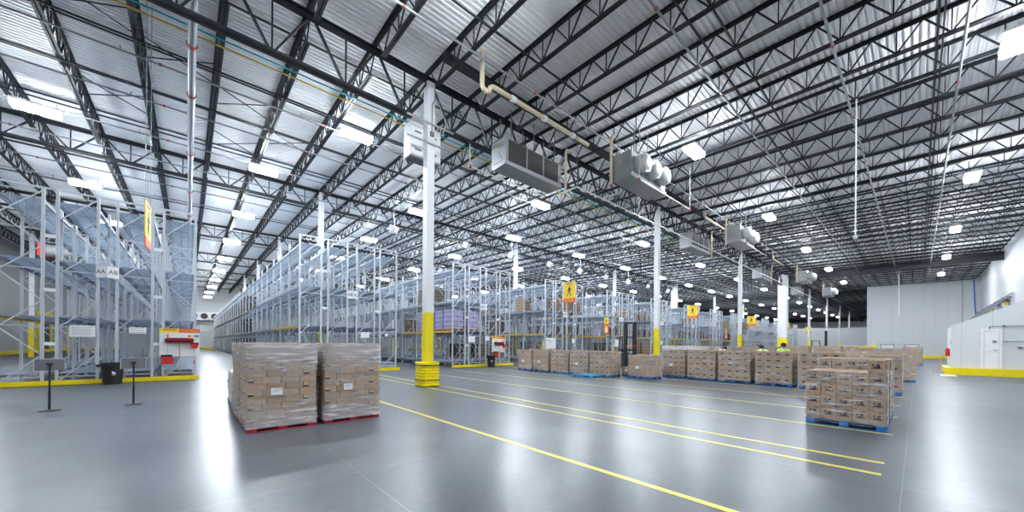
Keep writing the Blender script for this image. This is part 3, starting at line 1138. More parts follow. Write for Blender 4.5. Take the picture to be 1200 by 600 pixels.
# cabinet high on the first column
t = thing('wall_cabinet', 'white cabinet mounted high behind the bumper-wrapped column', 'cabinet', (CX0, Y0 + .22, 0))
O('case', MB(M['white']).box(-.66, .62, .0, .55, 8.75, 10.0), t)
for xa, xb in ((-.65, -.03), (.0, .61)):
    dd = O('door', MB(M['white']).box(xa, xb, -.03, 0, 8.78, 9.97), t)
    for zz in (8.95, 9.62):
        O('latch', MB(M['grey_panel']).box(xa + .15, xa + .42, -.045, -.03, zz, zz + .06), dd)
O('under_tray', MB(M['grey_panel']).box(-.62, .58, .03, .5, 8.69, 8.75), t)
for zz in (9.15, 9.9):
    O('mounting_rail', MB(M['alu']).box(-1.0, .95, -.46, -.40, zz, zz + .05), t)
t = thing('column_conduit', 'thin grey conduit with junction box on the bumper-wrapped column', 'conduit', (CX0 + .02, Y0 - .18, 0))
O('tube', MB(M['pipe']).path([(0, 0, 9.6), (0, 0, 10.7), (.12, 0, 10.9), (.12, 0, 11.4)], .02, 8), t)
O('junction_box', MB(M['grey_panel']).box(-.07, .07, -.05, .02, 9.48, 9.64), t)

# ------------------------------------------------------------------ evaporators and pipes
def evaporator(x, y, z, L, D, H, fans, lab, grp):
    """origin: near-left bottom corner; fan or coil face looks to -Y"""
    t = thing('hanging_evaporator', lab, 'evaporator', (x, y, z), group=grp)
    cs = MB(M['casing'])
    cs.box(0, L, .03, D, .12, H).box(-.03, .03, 0, D, .1, H + .02).box(L - .03, L + .03, 0, D, .1, H + .02)
    O('casing', cs, t)
    O('drip_pan', MB(M['casing']).prism([(-.05, .14), (.0, .0), (D - .1, -.04), (D + .04, .14)], -.05, L + .05, 'x'), t)
    for xx in (.35, L / 2, L - .35):
        for yy in (.1, D - .1):
            O('hanger_rod', MB(M['pipe']).bar((xx, yy, H), (xx, yy, 11.35 - z), .03), t)
    n = 3
    w = (L - .3) / n
    for i in range(n):
        a = .15 + i * w
        if fans:
            cx, cz = a + w / 2, .14 + (H - .14) / 2
            R = min(w, H) * .43
            f = MB(M['fanwhite'])
            f.lathe([(R, .03), (R, -.26), (R * .93, -.38), (R * .7, -.46), (R * .3, -.50), (0, -.5)], 24, 0, 'y', (cx, 0, cz))
            fo = O('fan_cowl', fix(f.mesh('fan_cowl', True)), t, label='domed white fan cowl')
            for q in (.5, .75, .96):
                O('guard_ring', MB(M['alu']).path([(cx + R * q * math.cos(u * PI / 8), -.52 + .16 * q * q, cz + R * q * math.sin(u * PI / 8)) for u in range(17)], .012, 5), fo)
        else:
            O('coil_panel', MB(M['coil']).box(a + .02, a + w - .02, .005, .03, .16, H - .04), t, label='dark finned coil')
            O('mullion', MB(M['casing']).box(a + w - .04, a + w + .04, -.01, .03, .14, H), t)
    O('end_hatch', MB(M['casing']).prism([(.15, .2), (D - .15, .2), (D * .5, H * .62)], -.05, -.03, 'x'), t)
    O('warning_label', MB(M['sign_yellow']).box(-.036, -.03, D * .5 - .03, D * .5 + .03, H * .55, H * .7), t)
    return t


for i, (x, L) in enumerate(((9.65, 3.4), (27.95, 3.4), (46.2, 3.4), (64.5, 3.4))):
    lab = ['silver evaporator with dark coils hung right of the bumper-wrapped column', 'silver coil evaporator hung just past the second column', 'silver coil evaporator hung just before the thick column', 'small silver coil evaporator hung past the thick column'][i]
    evaporator(x, 11.25, 9.0, L, .9, 1.1, False, lab, 'hanging coil evaporators')
for i, x in enumerate((14.3, 28.8, 51.5, 68.5)):
    lab = ['silver evaporator with three round fans, nearest over the dock', 'silver three-fan evaporator above the third column', 'silver three-fan evaporator right of the thick column', 'small silver three-fan evaporator farthest along the dock'][i]
    evaporator(x, 8.3, 9.0, 3.1, 1.0, 1.1, True, lab, 'hanging fan evaporators')

t = thing('refrigerant_pipe', 'thick beige insulated pipe running under the roof right of the bumper column', 'pipe')
O('pipe_run', MB(M['beige']).path([(7.55, 10.1, 11.75), (7.55, 10.1, 10.62), (7.6, 10.1, 10.5), (7.72, 10.1, 10.46), (7.84, 10.1, 10.5), (7.9, 10.1, 10.66), (8.0, 10.1, 10.74), (8.15, 10.1, 10.76), (13.6, 10.1, 10.76)], .085, 12), t)
for x in (8.9, 10.6, 12.4):
    O('joint_collar', MB(M['white']).path([(x, 10.1, 10.76), (x + .18, 10.1, 10.76)], .115, 12), t, label='white joint collar')
for i, (x0, x1) in enumerate(((27.2, 31.8), (45.5, 50))):
    t = thing('refrigerant_pipe', ['thick beige pipe under the roof beyond the second column', 'beige pipe under the roof near the thick column'][i], 'pipe')
    O('pipe_run', MB(M['beige']).path([(x0, 10.1, 11.7), (x0, 10.1, 10.85), (x0 + .15, 10.1, 10.74), (x0 + .4, 10.1, 10.72), (x1, 10.1, 10.72)], .085, 10), t)
    O('joint_collar', MB(M['white']).path([(x0 + 2, 10.1, 10.72), (x0 + 2.2, 10.1, 10.72)], .115, 10), t)
for i, (x, y, lab) in enumerate(((13.35, 11.2, 'beige riser pipe at the right end of the nearest coil evaporator'), (13.95, 9.1, 'beige riser pipe at the left end of the nearest fan evaporator'),
                                 (31.7, 11.2, 'beige riser pipe beside the coil evaporator past the second column'), (28.4, 9.1, 'beige riser pipe beside the second fan evaporator'),
                                 (49.9, 11.2, 'beige riser pipe beside the coil evaporator at the thick column'), (51.1, 9.1, 'beige riser pipe beside the third fan evaporator'), (68, 9.1, 'beige riser pipe beside the farthest fan evaporator'))):
    t = thing('riser_pipe', lab, 'pipe', (x, y, 0), group='beige riser pipes')
    O('pipe_run', MB(M['beige']).path([(0, 0, 8.75), (0, 0, 10.75), (.05, 0, 10.9), (.25, 0, 10.92)], .06, 10), t)
    O('end_cap', MB(M['fitting']).path([(0, 0, 8.66), (0, 0, 8.75)], .045, 8), t)
t = thing('drain_pipe', 'thin pale drain pipe running the length of the dock below the evaporators', 'pipe', (0, 10, 8.55))
O('pipe_run', MB(M['pipe_pale']).path([(12.7, 0, 0), (66, 0, 0)], .035, 8), t)
for x in (12.7, 18, 24, 30, 36):
    O('drop_hanger', MB(M['pipe']).path([(x, 0, 0), (x, 0, 2.7)], .012, 6), t)
for x, y0, y1 in ((12.7, 0, 1.4), (14.6, -.9, 0), (28.6, -.9, 0), (31, 0, 1.4)):
    O('branch_pipe', MB(M['pipe_pale']).path([(x, y0, .0), (x, y1, .0)], .03, 8), t)
for i, (x, y, z, L) in enumerate(((14.5, 8.05, 8.8, 5.2), (29, 8.05, 8.8, 5.2), (8.7, 12.45, 9.0, 4.6))):
    lab = ['pale bar with red ends under the nearest fan evaporator', 'pale bar with red ends under the second fan evaporator', 'pale bar with red ends under the nearest coil evaporator'][i]
    t = thing('hanging_bar', lab, 'bar', (x, y, z), group='pale hanging bars')
    O('tube', MB(M['pipe_pale']).path([(0, 0, 0), (L, 0, 0)], .03, 8), t)
    for xx in (0, L):
        O('red_end', MB(M['fitting']).path([(xx - .06, 0, 0), (xx + .06, 0, 0)], .06, 8), t, label='red end fitting')
        O('hanger_wire', MB(M['pipe_pale']).path([(xx, 0, 0), (xx, 0, .95 if i == 2 else 2.2)], .012, 6), t)

# hanging drops
for x, y, z0, lab in ((18.9, 1.6, 5.85, 'thin white drop pole hanging over the dock, nearest one'), (62.8, 1.5, 5.6, 'thin drop pole hanging in front of the end wall')):
    t = thing('hanging_drop', lab, 'pole', (x, y, 0), group='hanging drop poles')
    O('tube', MB(M['white']).path([(0, 0, z0), (0, 0, 11.05)], .022, 8), t)
    O('outlet_box', MB(M['white']).box(-.09, .09, -.06, .06, z0 - .12, z0), t)

# small white air units above the racks, in a line
for i in range(9):
    x = (10.47, 16.5, 21.3, 26.3, 31.1, 35.9, 40.7, 45.7, 51.5)[i]
    t = thing('hanging_air_unit', 'small white tilted air unit below the roof, %s in line from the left' % nth(i + 1), 'air unit', (x, 24, 9.45), rz=.5, rx=.5, group='white tilted air units')
    O('case', MB(M['white']).box(-.26, .26, -.2, .2, -.22, .22), t)
    O('front_grille', MB(M['grey_panel'], M['white']).box(-.22, .22, -.215, -.2, -.18, .18, 0).box(-.2, .2, -.22, -.21, -.13, -.08, 1).box(-.2, .2, -.22, -.21, -.02, .03, 1).box(-.2, .2, -.22, -.21, .09, .14, 1), t)
    O('bracket', MB(M['pipe']).bar((0, 0, .2), (0, .9, 1.6), .03), t)

# ------------------------------------------------------------------ pallet loads
CM = {}
SILK = {
    'S': [(.30, .84), (.26, .95), (.16, .96), (.09, .84), (.12, .68), (.21, .54), (.25, .36), (.19, .18), (.08, .14), (.0, .26)],
    'i': [(.37, .56), (.35, .30), (.39, .17), (.46, .26), (.50, .42)],
    'l': [(.50, .42), (.59, .80), (.61, 1.0), (.57, .98), (.54, .70), (.54, .28), (.58, .16), (.64, .26)],
    'k': [(.64, .26), (.73, .80), (.76, 1.02), (.72, 1.0), (.69, .6), (.68, .15)],
    'a': [(.69, .42), (.79, .60), (.85, .54), (.80, .42), (.72, .40), (.82, .20), (.90, .15), (1.02, .28)],
}


def silk(mb, w, h, y, z, m):
    """script word on the face y, centred, spanning w x h, seen from -Y"""
    for key, pts in SILK.items():
        for (a, b), (c, d) in zip(pts, pts[1:]):
            wd = h * (.13 if abs(d - b) > abs(c - a) else .075)
            mb.bar(((a - .5) * w, y, z + (b - .55) * h), ((c - .5) * w, y, z + (d - .55) * h), wd, .003, m, up=(0, 1, 0))
    mb.bar(((.40 - .5) * w, y, z + .20 * h), ((.42 - .5) * w, y, z + .27 * h), h * .1, .003, m, up=(0, 1, 0))


def carton_mb(w, d, h, style, mname):
    mb = MB(M[mname], M['ink'], M['sign_yellow'], M['wood'])
    g = .003
    c = .006
    x, yv, z = w / 2 - g, d / 2 - g, h - g
    # box with slightly chamfered vertical edges
    mb.prism([(-x + c, -yv), (x - c, -yv), (x, -yv + c), (x, yv - c), (x - c, yv), (-x + c, yv), (-x, yv - c), (-x, -yv + c)], 0, z, 'z')
    mb.box(-x + .004, x - .004, -.025, .025, z, z + .001, 3)
    for rot, ww, dd in ((0, w, d), (PI, w, d), (PI / 2, d, w), (-PI / 2, d, w)):
        f = MB()
        yf = -dd / 2 + g - .0015
        if style == 'script':
            silk(f, min(ww * .58, h * 1.25), h * .42, yf, h * .5, 1)
            f.box(ww * .05, ww * .34, yf - .0005, yf + .001, h * .86, h * .90, 1)
            f.box(-ww * .42, -ww * .22, yf - .0005, yf + .001, h * .06, h * .09, 1)
        elif style == 'band':
            f.box(-ww * .46, -ww * .08, yf - .0005, yf + .001, h * .16, h * .42, 1)
            f.box(-ww * .40, -ww * .14, yf - .0008, yf + .001, h * .46, h * .62, 2)
        elif style == 'plain':
            f.box(ww * .1, ww * .36, yf - .0005, yf + .001, h * .2, h * .26, 1)
        elif style == 'dots':
            f.box(-ww * .22, ww * .2, yf - .0005, yf + .001, h * .42, h * .62, 1)
        f2 = MB()
        f2.v, f2.f, f2.m = f.v, f.f, f.m
        mb.add(f2, RZ(rot) @ T((0, 0, 0)) if abs(rot) in (0, PI) else RZ(rot))
    return mb


def carton(w, d, h, style, mname):
    key = (round(w, 3), round(d, 3), round(h, 3), style, mname)
    if key not in CM:
        CM[key] = fix(carton_mb(w, d, h, style, mname).mesh('carton'))
    return CM[key]


PM = {}


def pallet_parts(w, d, mname):
    """1.0 x 1.2 block pallet, 0.14 high, centred; returns list of (name, mb)"""
    out = []
    bl = MB(M[mname])
    for i in range(7):
        a = -d / 2 + i * (d - .1) / 6
        out.append(('deck_board', MB(M[mname]).box(-w / 2, w / 2, a, a + .1, .12, .14)))
    for s in (-1, 0, 1):
        out.append(('bottom_board', MB(M[mname]).box(-w / 2, w / 2, s * (d / 2 - .05) - .05, s * (d / 2 - .05) + .05, 0, .018)))
        out.append(('cross_board', MB(M[mname]).box(s * (w / 2 - .07) - .07, s * (w / 2 - .07) + .07, -d / 2, d / 2, .10, .12)))
        for q in (-1, 0, 1):
            out.append(('block', MB(M[mname]).box(s * (w / 2 - .07) - .07, s * (w / 2 - .07) + .07, q * (d / 2 - .06) - .06, q * (d / 2 - .06) + .06, .018, .10)))
    return out


def pallet(parent, w, d, mname, fine=False, **kw):
    key = (w, d, mname, fine)
    if key not in PM:
        ps = pallet_parts(w, d, mname)
        if fine:
            PM[key] = [(n, fix(b.mesh(n))) for n, b in ps]
        else:
            a = MB(M[mname])
            for n, b in ps:
                a.add(b, T((0, 0, 0)))
            PM[key] = fix(a.mesh('pallet'))
    if not fine:
        return O('pallet', PM[key], parent, **kw)
    items = PM[key]
    first = [me for n, me in items if n == 'bottom_board'][1]
    p = O('pallet', first, parent, **kw)
    skipped = False
    for n, me in items:
        if me is first:
            continue
        O(n, me, p)
    return p


WM = {}


def wrap_mesh(w, d, z0, z1, seed, wm='wrap'):
    key = (w, d, z0, z1, seed % 4, wm)
    if key in WM:
        return WM[key]
    rnd = random.Random(seed % 4)
    mb = MB(M[wm])
    per = []
    nx = 8
    for i in range(nx):
        per.append((-w / 2 + w * i / nx, -d / 2))
    for i in range(nx):
        per.append((w / 2, -d / 2 + d * i / nx))
    for i in range(nx):
        per.append((w / 2 - w * i / nx, d / 2))
    for i in range(nx):
        per.append((-w / 2, d / 2 - d * i / nx))
    nz = 12
    n = len(per)
    for k in range(nz + 1):
        z = z0 + (z1 - z0) * k / nz
        for i, (x, y) in enumerate(per):
            o = rnd.uniform(.004, .014)
            l = math.hypot(x, y)
            mb.v.append((x * (1 + o / l * 1.4), y * (1 + o / l * 1.4), z + (rnd.uniform(-.02, .02) if 0 < k < nz else 0)))
    for k in range(nz):
        for i in range(n):
            mb.f.append((k * n + i, k * n + (i + 1) % n, (k + 1) * n + (i + 1) % n, (k + 1) * n + i))
            mb.m.append(0)
    WM[key] = fix(mb.mesh('stretch_wrap', True))
    return WM[key]


LOADN = [0]


def load(lab, x, y, rz, w, d, nx, ny, nl, lh, pal='bluepallet', style='plain', cm='carton', wrap=True, z=0., group='wrapped pallet loads', fine=False,
         extra=None, sticker=True, pw=None, boards=False, name='pallet_load', wraptop=None):
    """front looks to local -Y; origin at floor centre"""
    LOADN[0] += 1
    sd = LOADN[0]
    rnd = random.Random(sd)
    t = thing(name, lab, 'pallet load', (x, y, z), rz, group)
    pal_w, pal_d = (pw or (w, d))
    pallet(t, pal_w, pal_d, pal, fine)
    z0 = .142
    cw, cd = w / nx, d / ny
    for l in range(nl):
        for i in range(nx):
            for j in range(ny):
                if not (i in (0, nx - 1) or j in (0, ny - 1) or l == nl - 1):
                    continue
                st = style
                cc = cm
                if style == 'band':
                    ws = [.2, .27, .27, .26] if l % 2 == 0 else [.26, .27, .27, .2]
                    st = 'band' if ws[i] == .2 else 'bare'
                    xc = -w / 2 + w * (sum(ws[:i]) + ws[i] / 2)
                    O('carton', carton(w * ws[i], cd, lh, st, cc), t, (xc + rnd.uniform(-.003, .003), -d / 2 + (j + .5) * cd + rnd.uniform(-.004, .004), z0 + l * lh))
                    continue
                O('carton', carton(cw, cd, lh, st, cc), t, (-w / 2 + (i + .5) * cw + rnd.uniform(-.003, .003), -d / 2 + (j + .5) * cd + rnd.uniform(-.003, .003), z0 + l * lh), rz=rnd.uniform(-.006, .006))
    top = z0 + nl * lh
    for (ex, ey) in extra or ():
        O('carton', carton(cw * 1.05, cd, lh, style, cm), t, (ex, ey, top))
    if wrap:
        O('stretch_wrap', wrap_mesh(w + .02, d + .02, .07, (wraptop or top) + .004, sd, 'wrap_heavy' if style == 'band' else 'wrap'), t)
    if boards:
        for sx in (1,):
            for sy in (-1, 1):
                b = MB(M['edgeboard'])
                xx, yy = sx * (w / 2 + .012), sy * (d / 2 + .004)
                b.box(min(xx, xx + sx * .006), max(xx, xx + sx * .006), min(yy, yy - sy * .10), max(yy, yy - sy * .10), .15, top)
                O('edge_board', b, t, label='white edge board')
    if sticker:
        O('shipping_label', MB(M['paper'], M['ink_grey']).box(-.09, .09, -.003, 0, 0, .13).box(-.07, .07, -.004, -.003, .09, .1, 1).box(-.07, .04, -.004, -.003, .06, .07, 1), t, (-w * .1, -d / 2 - .03, z0 + nl * lh * .35))
    return t


# red pallets on the left
RG = 'film-wrapped loads on red pallets'
load('tall wrapped carton load on red pallet, front left of the pair', 1.34, 8.5, 0, 1.1, 1.2, 4, 2, 12, .1225, 'redpallet', 'band', 'carton_pale', fine=True, group=RG)
load('tall wrapped carton load on red pallet, right one beside the yellow floor line', 2.6, 8.5, 0, 1.1, 1.2, 4, 2, 12, .1225, 'redpallet', 'band', 'carton_pale', fine=True, group=RG)
load('wrapped carton load on red pallet hidden behind the front left one', 1.33, 9.9, 0, 1.1, 1.2, 4, 2, 12, .1225, 'redpallet', 'band', 'carton_pale', fine=True, group=RG)
load('low stack of white cartons on blue pallet behind the red pallet loads', 1.32, 11.5, 0, 1.05, 1.1, 3, 3, 4, .185, 'bluepallet', 'plain', 'cartonW', sticker=False)
load('wrapped carton load on red pallet hidden behind the right one', 2.6, 10.0, 0, 1.1, 1.2, 4, 2, 12, .1225, 'redpallet', 'band', 'carton_pale', group=RG)

# loads with script lettering, near right
W = -PI / 2
load('half-height load of script-lettered cartons on blue pallet with one loose top carton', 10.36, .98, W, 1.2, 1.05, 5, 3, 4, .246, 'bluepallet', 'script', 'carton', fine=True, extra=[(.46, -.36)], boards=True, sticker=False, wraptop=1.14)
load('script-lettered carton load right behind the half-height one, yellow marked edge boards', 11.75, .98, W, 1.2, 1.05, 5, 3, 5, .243, 'bluepallet', 'script', 'carton', fine=True, boards=True, sticker=False)
# middle row along the lanes
ROW = 'brown carton loads lined up on blue pallets'
row = [
    (15.9, 16.05, 1.16, 1.0, 5, .232, 'leftmost brown carton load of the long row on blue pallets'),
    (15.9, 14.70, 1.22, 1.0, 5, .232, 'brown carton load second from left in the long row'),
    (15.9, 13.27, 1.22, 1.0, 5, .232, 'brown carton load third from left in the long row'),
    (15.9, 11.93, 1.18, 1.0, 5, .232, 'brown carton load behind the empty blue pallet, fourth in the row'),
    (15.95, 10.66, 1.16, 1.0, 5, .232, 'wide-faced brown carton load, fifth in the row, beside the tiny stack'),
    (18.55, 8.10, 1.1, 1.05, 5, .254, 'brown carton load just right of the shorter front load'),
    (18.35, 6.72, 1.22, 1.05, 5, .254, 'brown carton load second right of the shorter front load'),
    (18.2, 5.32, 1.22, 1.05, 5, .254, 'brown carton load third right of the shorter front load'),
    (18.15, 3.88, 1.22, 1.05, 5, .254, 'brown carton load in front of the person in lime'),
    (18.05, 2.42, 1.22, 1.05, 5, .254, 'brown carton load partly hidden by the script-lettered loads'),
    (18.05, .95, 1.22, 1.05, 4, .30, 'brown load with white edge boards behind the script-lettered loads'),
]
for i, (x, y, w, d, nl, lh, lab) in enumerate(row):
    load(lab, x, y, W, w, d, 4, 3, nl, lh, 'bluepallet' if i != 2 else 'cyanpallet', 'dots' if i not in (0, 1) else 'plain', 'carton' if i % 3 else 'carton_pale', group=ROW, boards=(i == 10), sticker=i in (0, 1, 3, 5))
load('shorter brown carton load standing forward of the long row', 16.62, 8.85, W, 1.22, 1.0, 4, 3, 4, .25, 'bluepallet', 'plain', 'carton_pale')
load('tiny white-topped stack on a dark blue pallet beside the shorter load', 17.35, 9.95, W, .72, .8, 2, 2, 1, .33, 'bluepallet', 'plain', 'carton')
# empty pallets
t = thing('empty_pallet', 'empty worn blue pallet lying flat in front of the long row', 'pallet', (14.95, 11.0, 0), W)
pallet(t, 1.2, 1.0, 'cyanpallet', True)
# second and third rows
BACK = 'loads in the rows behind'
back = [(23.1, 10.4, 1.0, 'white-wrapped load behind the row, below the second column', 'cartonW', 6, .243), (23.1, 9.0, 1.1, 'white-wrapped load behind the row, right of the second column', 'cartonW', 6, .243),
        (23.1, 6.15, 1.15, 'brown load behind the row, left of the person in lime', 'carton_dark', 6, .243), (23.1, 7.5, 1.1, 'dull brown load behind the row, right of the white-wrapped ones', 'carton', 6, .238),
        (23.1, 5.0, 1.0, 'brown load behind the row, next to the person in lime', 'carton_dark', 6, .243),
        (25.6, 4.5, 1.1, 'brown load in the back rows just right of the person in lime', 'carton', 6, .253), (25.6, 3.2, 1.1, 'brown load in the back rows below the yellow barrier', 'carton', 6, .253),
        (30.6, 3.0, 1.1, 'brown load far back below the barrier end', 'carton_pale', 6, .25), (34.6, 2.4, 1.1, 'dark brown load far back under the white end wall corner', 'carton_dark', 6, .24),
        (30.6, 1.5, 1.1, 'flat-topped brown load far back behind the loose top carton', 'carton', 6, .235), (30.6, .7, .66, 'narrow brown load far back at the dock edge', 'carton', 6, .235),
        (48.6, .3, 1.2, 'lone brown load on blue pallet standing before the end wall', 'carton', 6, .25),
        (25.6, 1.9, 1.1, 'brown load in the back rows behind the lettered loads', 'carton_pale', 5, .25), (25.6, .6, 1.1, 'brown load in the back rows at the dock edge', 'carton', 5, .25)]
for x, y, w, lab, cm, nl, lh in back:
    load(lab, x, y, W, w, 1.0, 4, 3, nl, lh, 'bluepallet', 'plain', cm, group=BACK, sticker=False, wrap=True)

# loads standing in the racks (one carton block each; too small to show more)
BM = {}


def rack_load(k, r, q, l, cm, h, lab, grp):
    x0 = 4.2 + 9.13 * k + (FR[r][0] + FR[r][1]) / 2
    key = (cm, h)
    if key not in BM:
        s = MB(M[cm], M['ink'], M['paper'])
        n = 4
        for i in range(n):
            s.box(-.46, .46, -.5, .5, .15 + i * (h - .15) / n, .15 + (i + 1) * (h - .15) / n - .012)
        for i in range(n):
            for u in (-.3, .0, .3):
                zz = .15 + (i + .4) * (h - .15) / n
                s.box(-.465, -.46, u - .08, u + .08, zz, zz + .05, 1)
                s.box(u - .08, u + .08, -.505, -.5, zz, zz + .05, 1)
        BM[key] = fix(s.mesh('carton_block'))
    for side in (.68, 1.9):
        if random.random() < .15:
            continue
        t = thing('rack_load', lab, 'pallet load', (x0, YR + q * BP + side, LEV[l] + .018), 0, grp)
        O('carton_block', BM[key], t)
        pallet(t, 1.0, 1.1, 'wood')


for r in (0, 1):
    for q in (0, 1):
        rack_load(1, r, q, 1, 'purple', 1.45, 'purple and white wrapped load in the rack right of the bumper column', 'purple loads in the rack')
rnd = random.Random(5)
for k in range(1, 10):
    for n in range(9 if k < 5 else 6):
        r = rnd.choice((0, 0, 1, 2, 3))
        q = rnd.randint(0, 4)
        l = rnd.choice((0, 1, 1, 2))
        if k == 1 and q < 2 and l == 1 and r < 2:
            continue
        if ('used', k, r, q, l) in BM:
            continue
        BM[('used', k, r, q, l)] = 1
        who = {1: 'behind the bumper-wrapped column', 2: 'left of the first walker sign', 3: 'behind the lift mast'}.get(k, '%s right of the long aisle' % nth(k + 1))
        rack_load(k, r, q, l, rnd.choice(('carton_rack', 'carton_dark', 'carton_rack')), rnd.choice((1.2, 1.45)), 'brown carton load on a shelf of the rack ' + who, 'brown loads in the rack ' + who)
for q in range(9, 32):
    for l in (0, 1, 2):
        if rnd.random() < .12:
            continue
        rack_load(0, 0, q, l, 'darkload', 1.62, 'dark wrapped load far down the long aisle rack', 'dark loads far down the long aisle')

# ------------------------------------------------------------------ reach trucks
def reach_truck(x, y, rz, lab, sc=1.):
    t = thing('reach_truck', lab, 'truck', (x, y, 0), rz, 'reach trucks')
    mh = 3.06
    for s in (-1, 1):
        O('mast_rail', MB(M['black']).box(s * .32 - .07, s * .32 + .07, -.12, .08, .08, mh), t)
        O('inner_rail', MB(M['black']).box(s * .22 - .04, s * .22 + .04, -.1, .04, .1, mh - .08), t)
        O('outrigger', MB(M['black']).box(s * .42 - .08, s * .42 + .08, -1.25, .1, .06, .2), t)
        O('load_wheel', MB(M['rubber']).path([(s * .42 - .06, -1.1, .08), (s * .42 + .06, -1.1, .08)], .08, 14), t)
        O('fork', MB(M['steel']).box(s * .2 - .05, s * .2 + .05, -1.25, -.15, .24, .29).box(s * .2 - .05, s * .2 + .05, -.19, -.15, .24, .75), t)
        O('guard_post', MB(M['black']).bar((s * .36, .35, 1.1), (s * .36, .45, 2.15), .06), t)
        O('guard_post', MB(M['black']).bar((s * .36, 1.05, .9), (s * .36, 1.0, 2.15), .06), t)
    for z in (1.25, mh - .06):
        O('cross_member', MB(M['black']).box(-.39, .39, -.1, .06, z, z + .1), t)
    O('hydraulic_cylinder', MB(M['pipe']).path([(0, .02, .15), (0, .02, 2.1)], .035, 10), t)
    b = MB(M['truckred'], M['black'])
    b.prism([(.15, .1), (.15, 1.1), (.55, 1.15), (.7, .85), (1.25, .85), (1.3, .7), (1.3, .1)], -.42, .42, 'x')
    O('body', b, t, label='charcoal truck body')
    O('seat', MB(M['black']).box(-.2, .2, .72, 1.2, .86, .95).box(-.2, .2, 1.1, 1.2, .95, 1.35), t)
    rf = MB(M['black'])
    rf.box(-.4, .4, .4, .46, 2.12, 2.18).box(-.4, .4, 1.0, 1.06, 2.12, 2.18)
    for i in range(7):
        rf.box(-.37 + i * .115, -.34 + i * .115, .42, 1.04, 2.13, 2.17)
    O('roof_grille', rf, t)
    O('drive_wheel', MB(M['rubber']).path([(-.1, 1.0, .15), (.1, 1.0, .15)], .15, 16), t)
    for s, m in ((-.25, 'red'), (.25, 'red'), (0, 'sign_yellow')):
        O('marker_light', MB(M[m]).box(s - .05, s + .05, -.135, -.1, 1.5, 1.62), t)


reach_truck(21.4, 12.45, math.radians(-40), 'black-masted reach truck standing behind the long pallet row')
reach_truck(45, 5.8, math.radians(7), 'small dark reach truck far off beyond the yellow barrier')

# yellow barrier far off
t = thing('guard_barrier', 'long yellow guard barrier far off in front of the column line', 'barrier', (46, 0, 0))
for y in (2.6, 5.4, 8.2):
    O('barrier_post', MB(M['yellow']).box(-.08, .08, y - .08, y + .08, 0, 1.95 if y == 2.6 else 1.6), t)
O('barrier_rail', MB(M['yellow']).box(-.06, .06, 2.6, 8.2, 1.45, 1.68), t)
O('barrier_rail', MB(M['yellow']).box(-.06, .06, 2.6, 8.2, .6, .8), t)

# ------------------------------------------------------------------ people
def skin_obj(name, verts, edges, radii, parent, m, root=0, **kw):
    me = bpy.data.meshes.new(name)
    me.from_pydata(verts, edges, [])
    me.materials.append(m)
    o = O(name, me, parent, **kw)
    o.modifiers.new('skin', 'SKIN')
    for i, r in enumerate(radii):
        sv = me.skin_vertices[0].data[i]
        sv.radius = (r, r) if not isinstance(r, tuple) else r
        sv.use_root = i == root
    s = o.modifiers.new('sub', 'SUBSURF')
    s.levels = s.render_levels = 1
    for mod in o.modifiers:
        if mod.type == 'SKIN':
            mod.use_smooth_shade = True
    return o


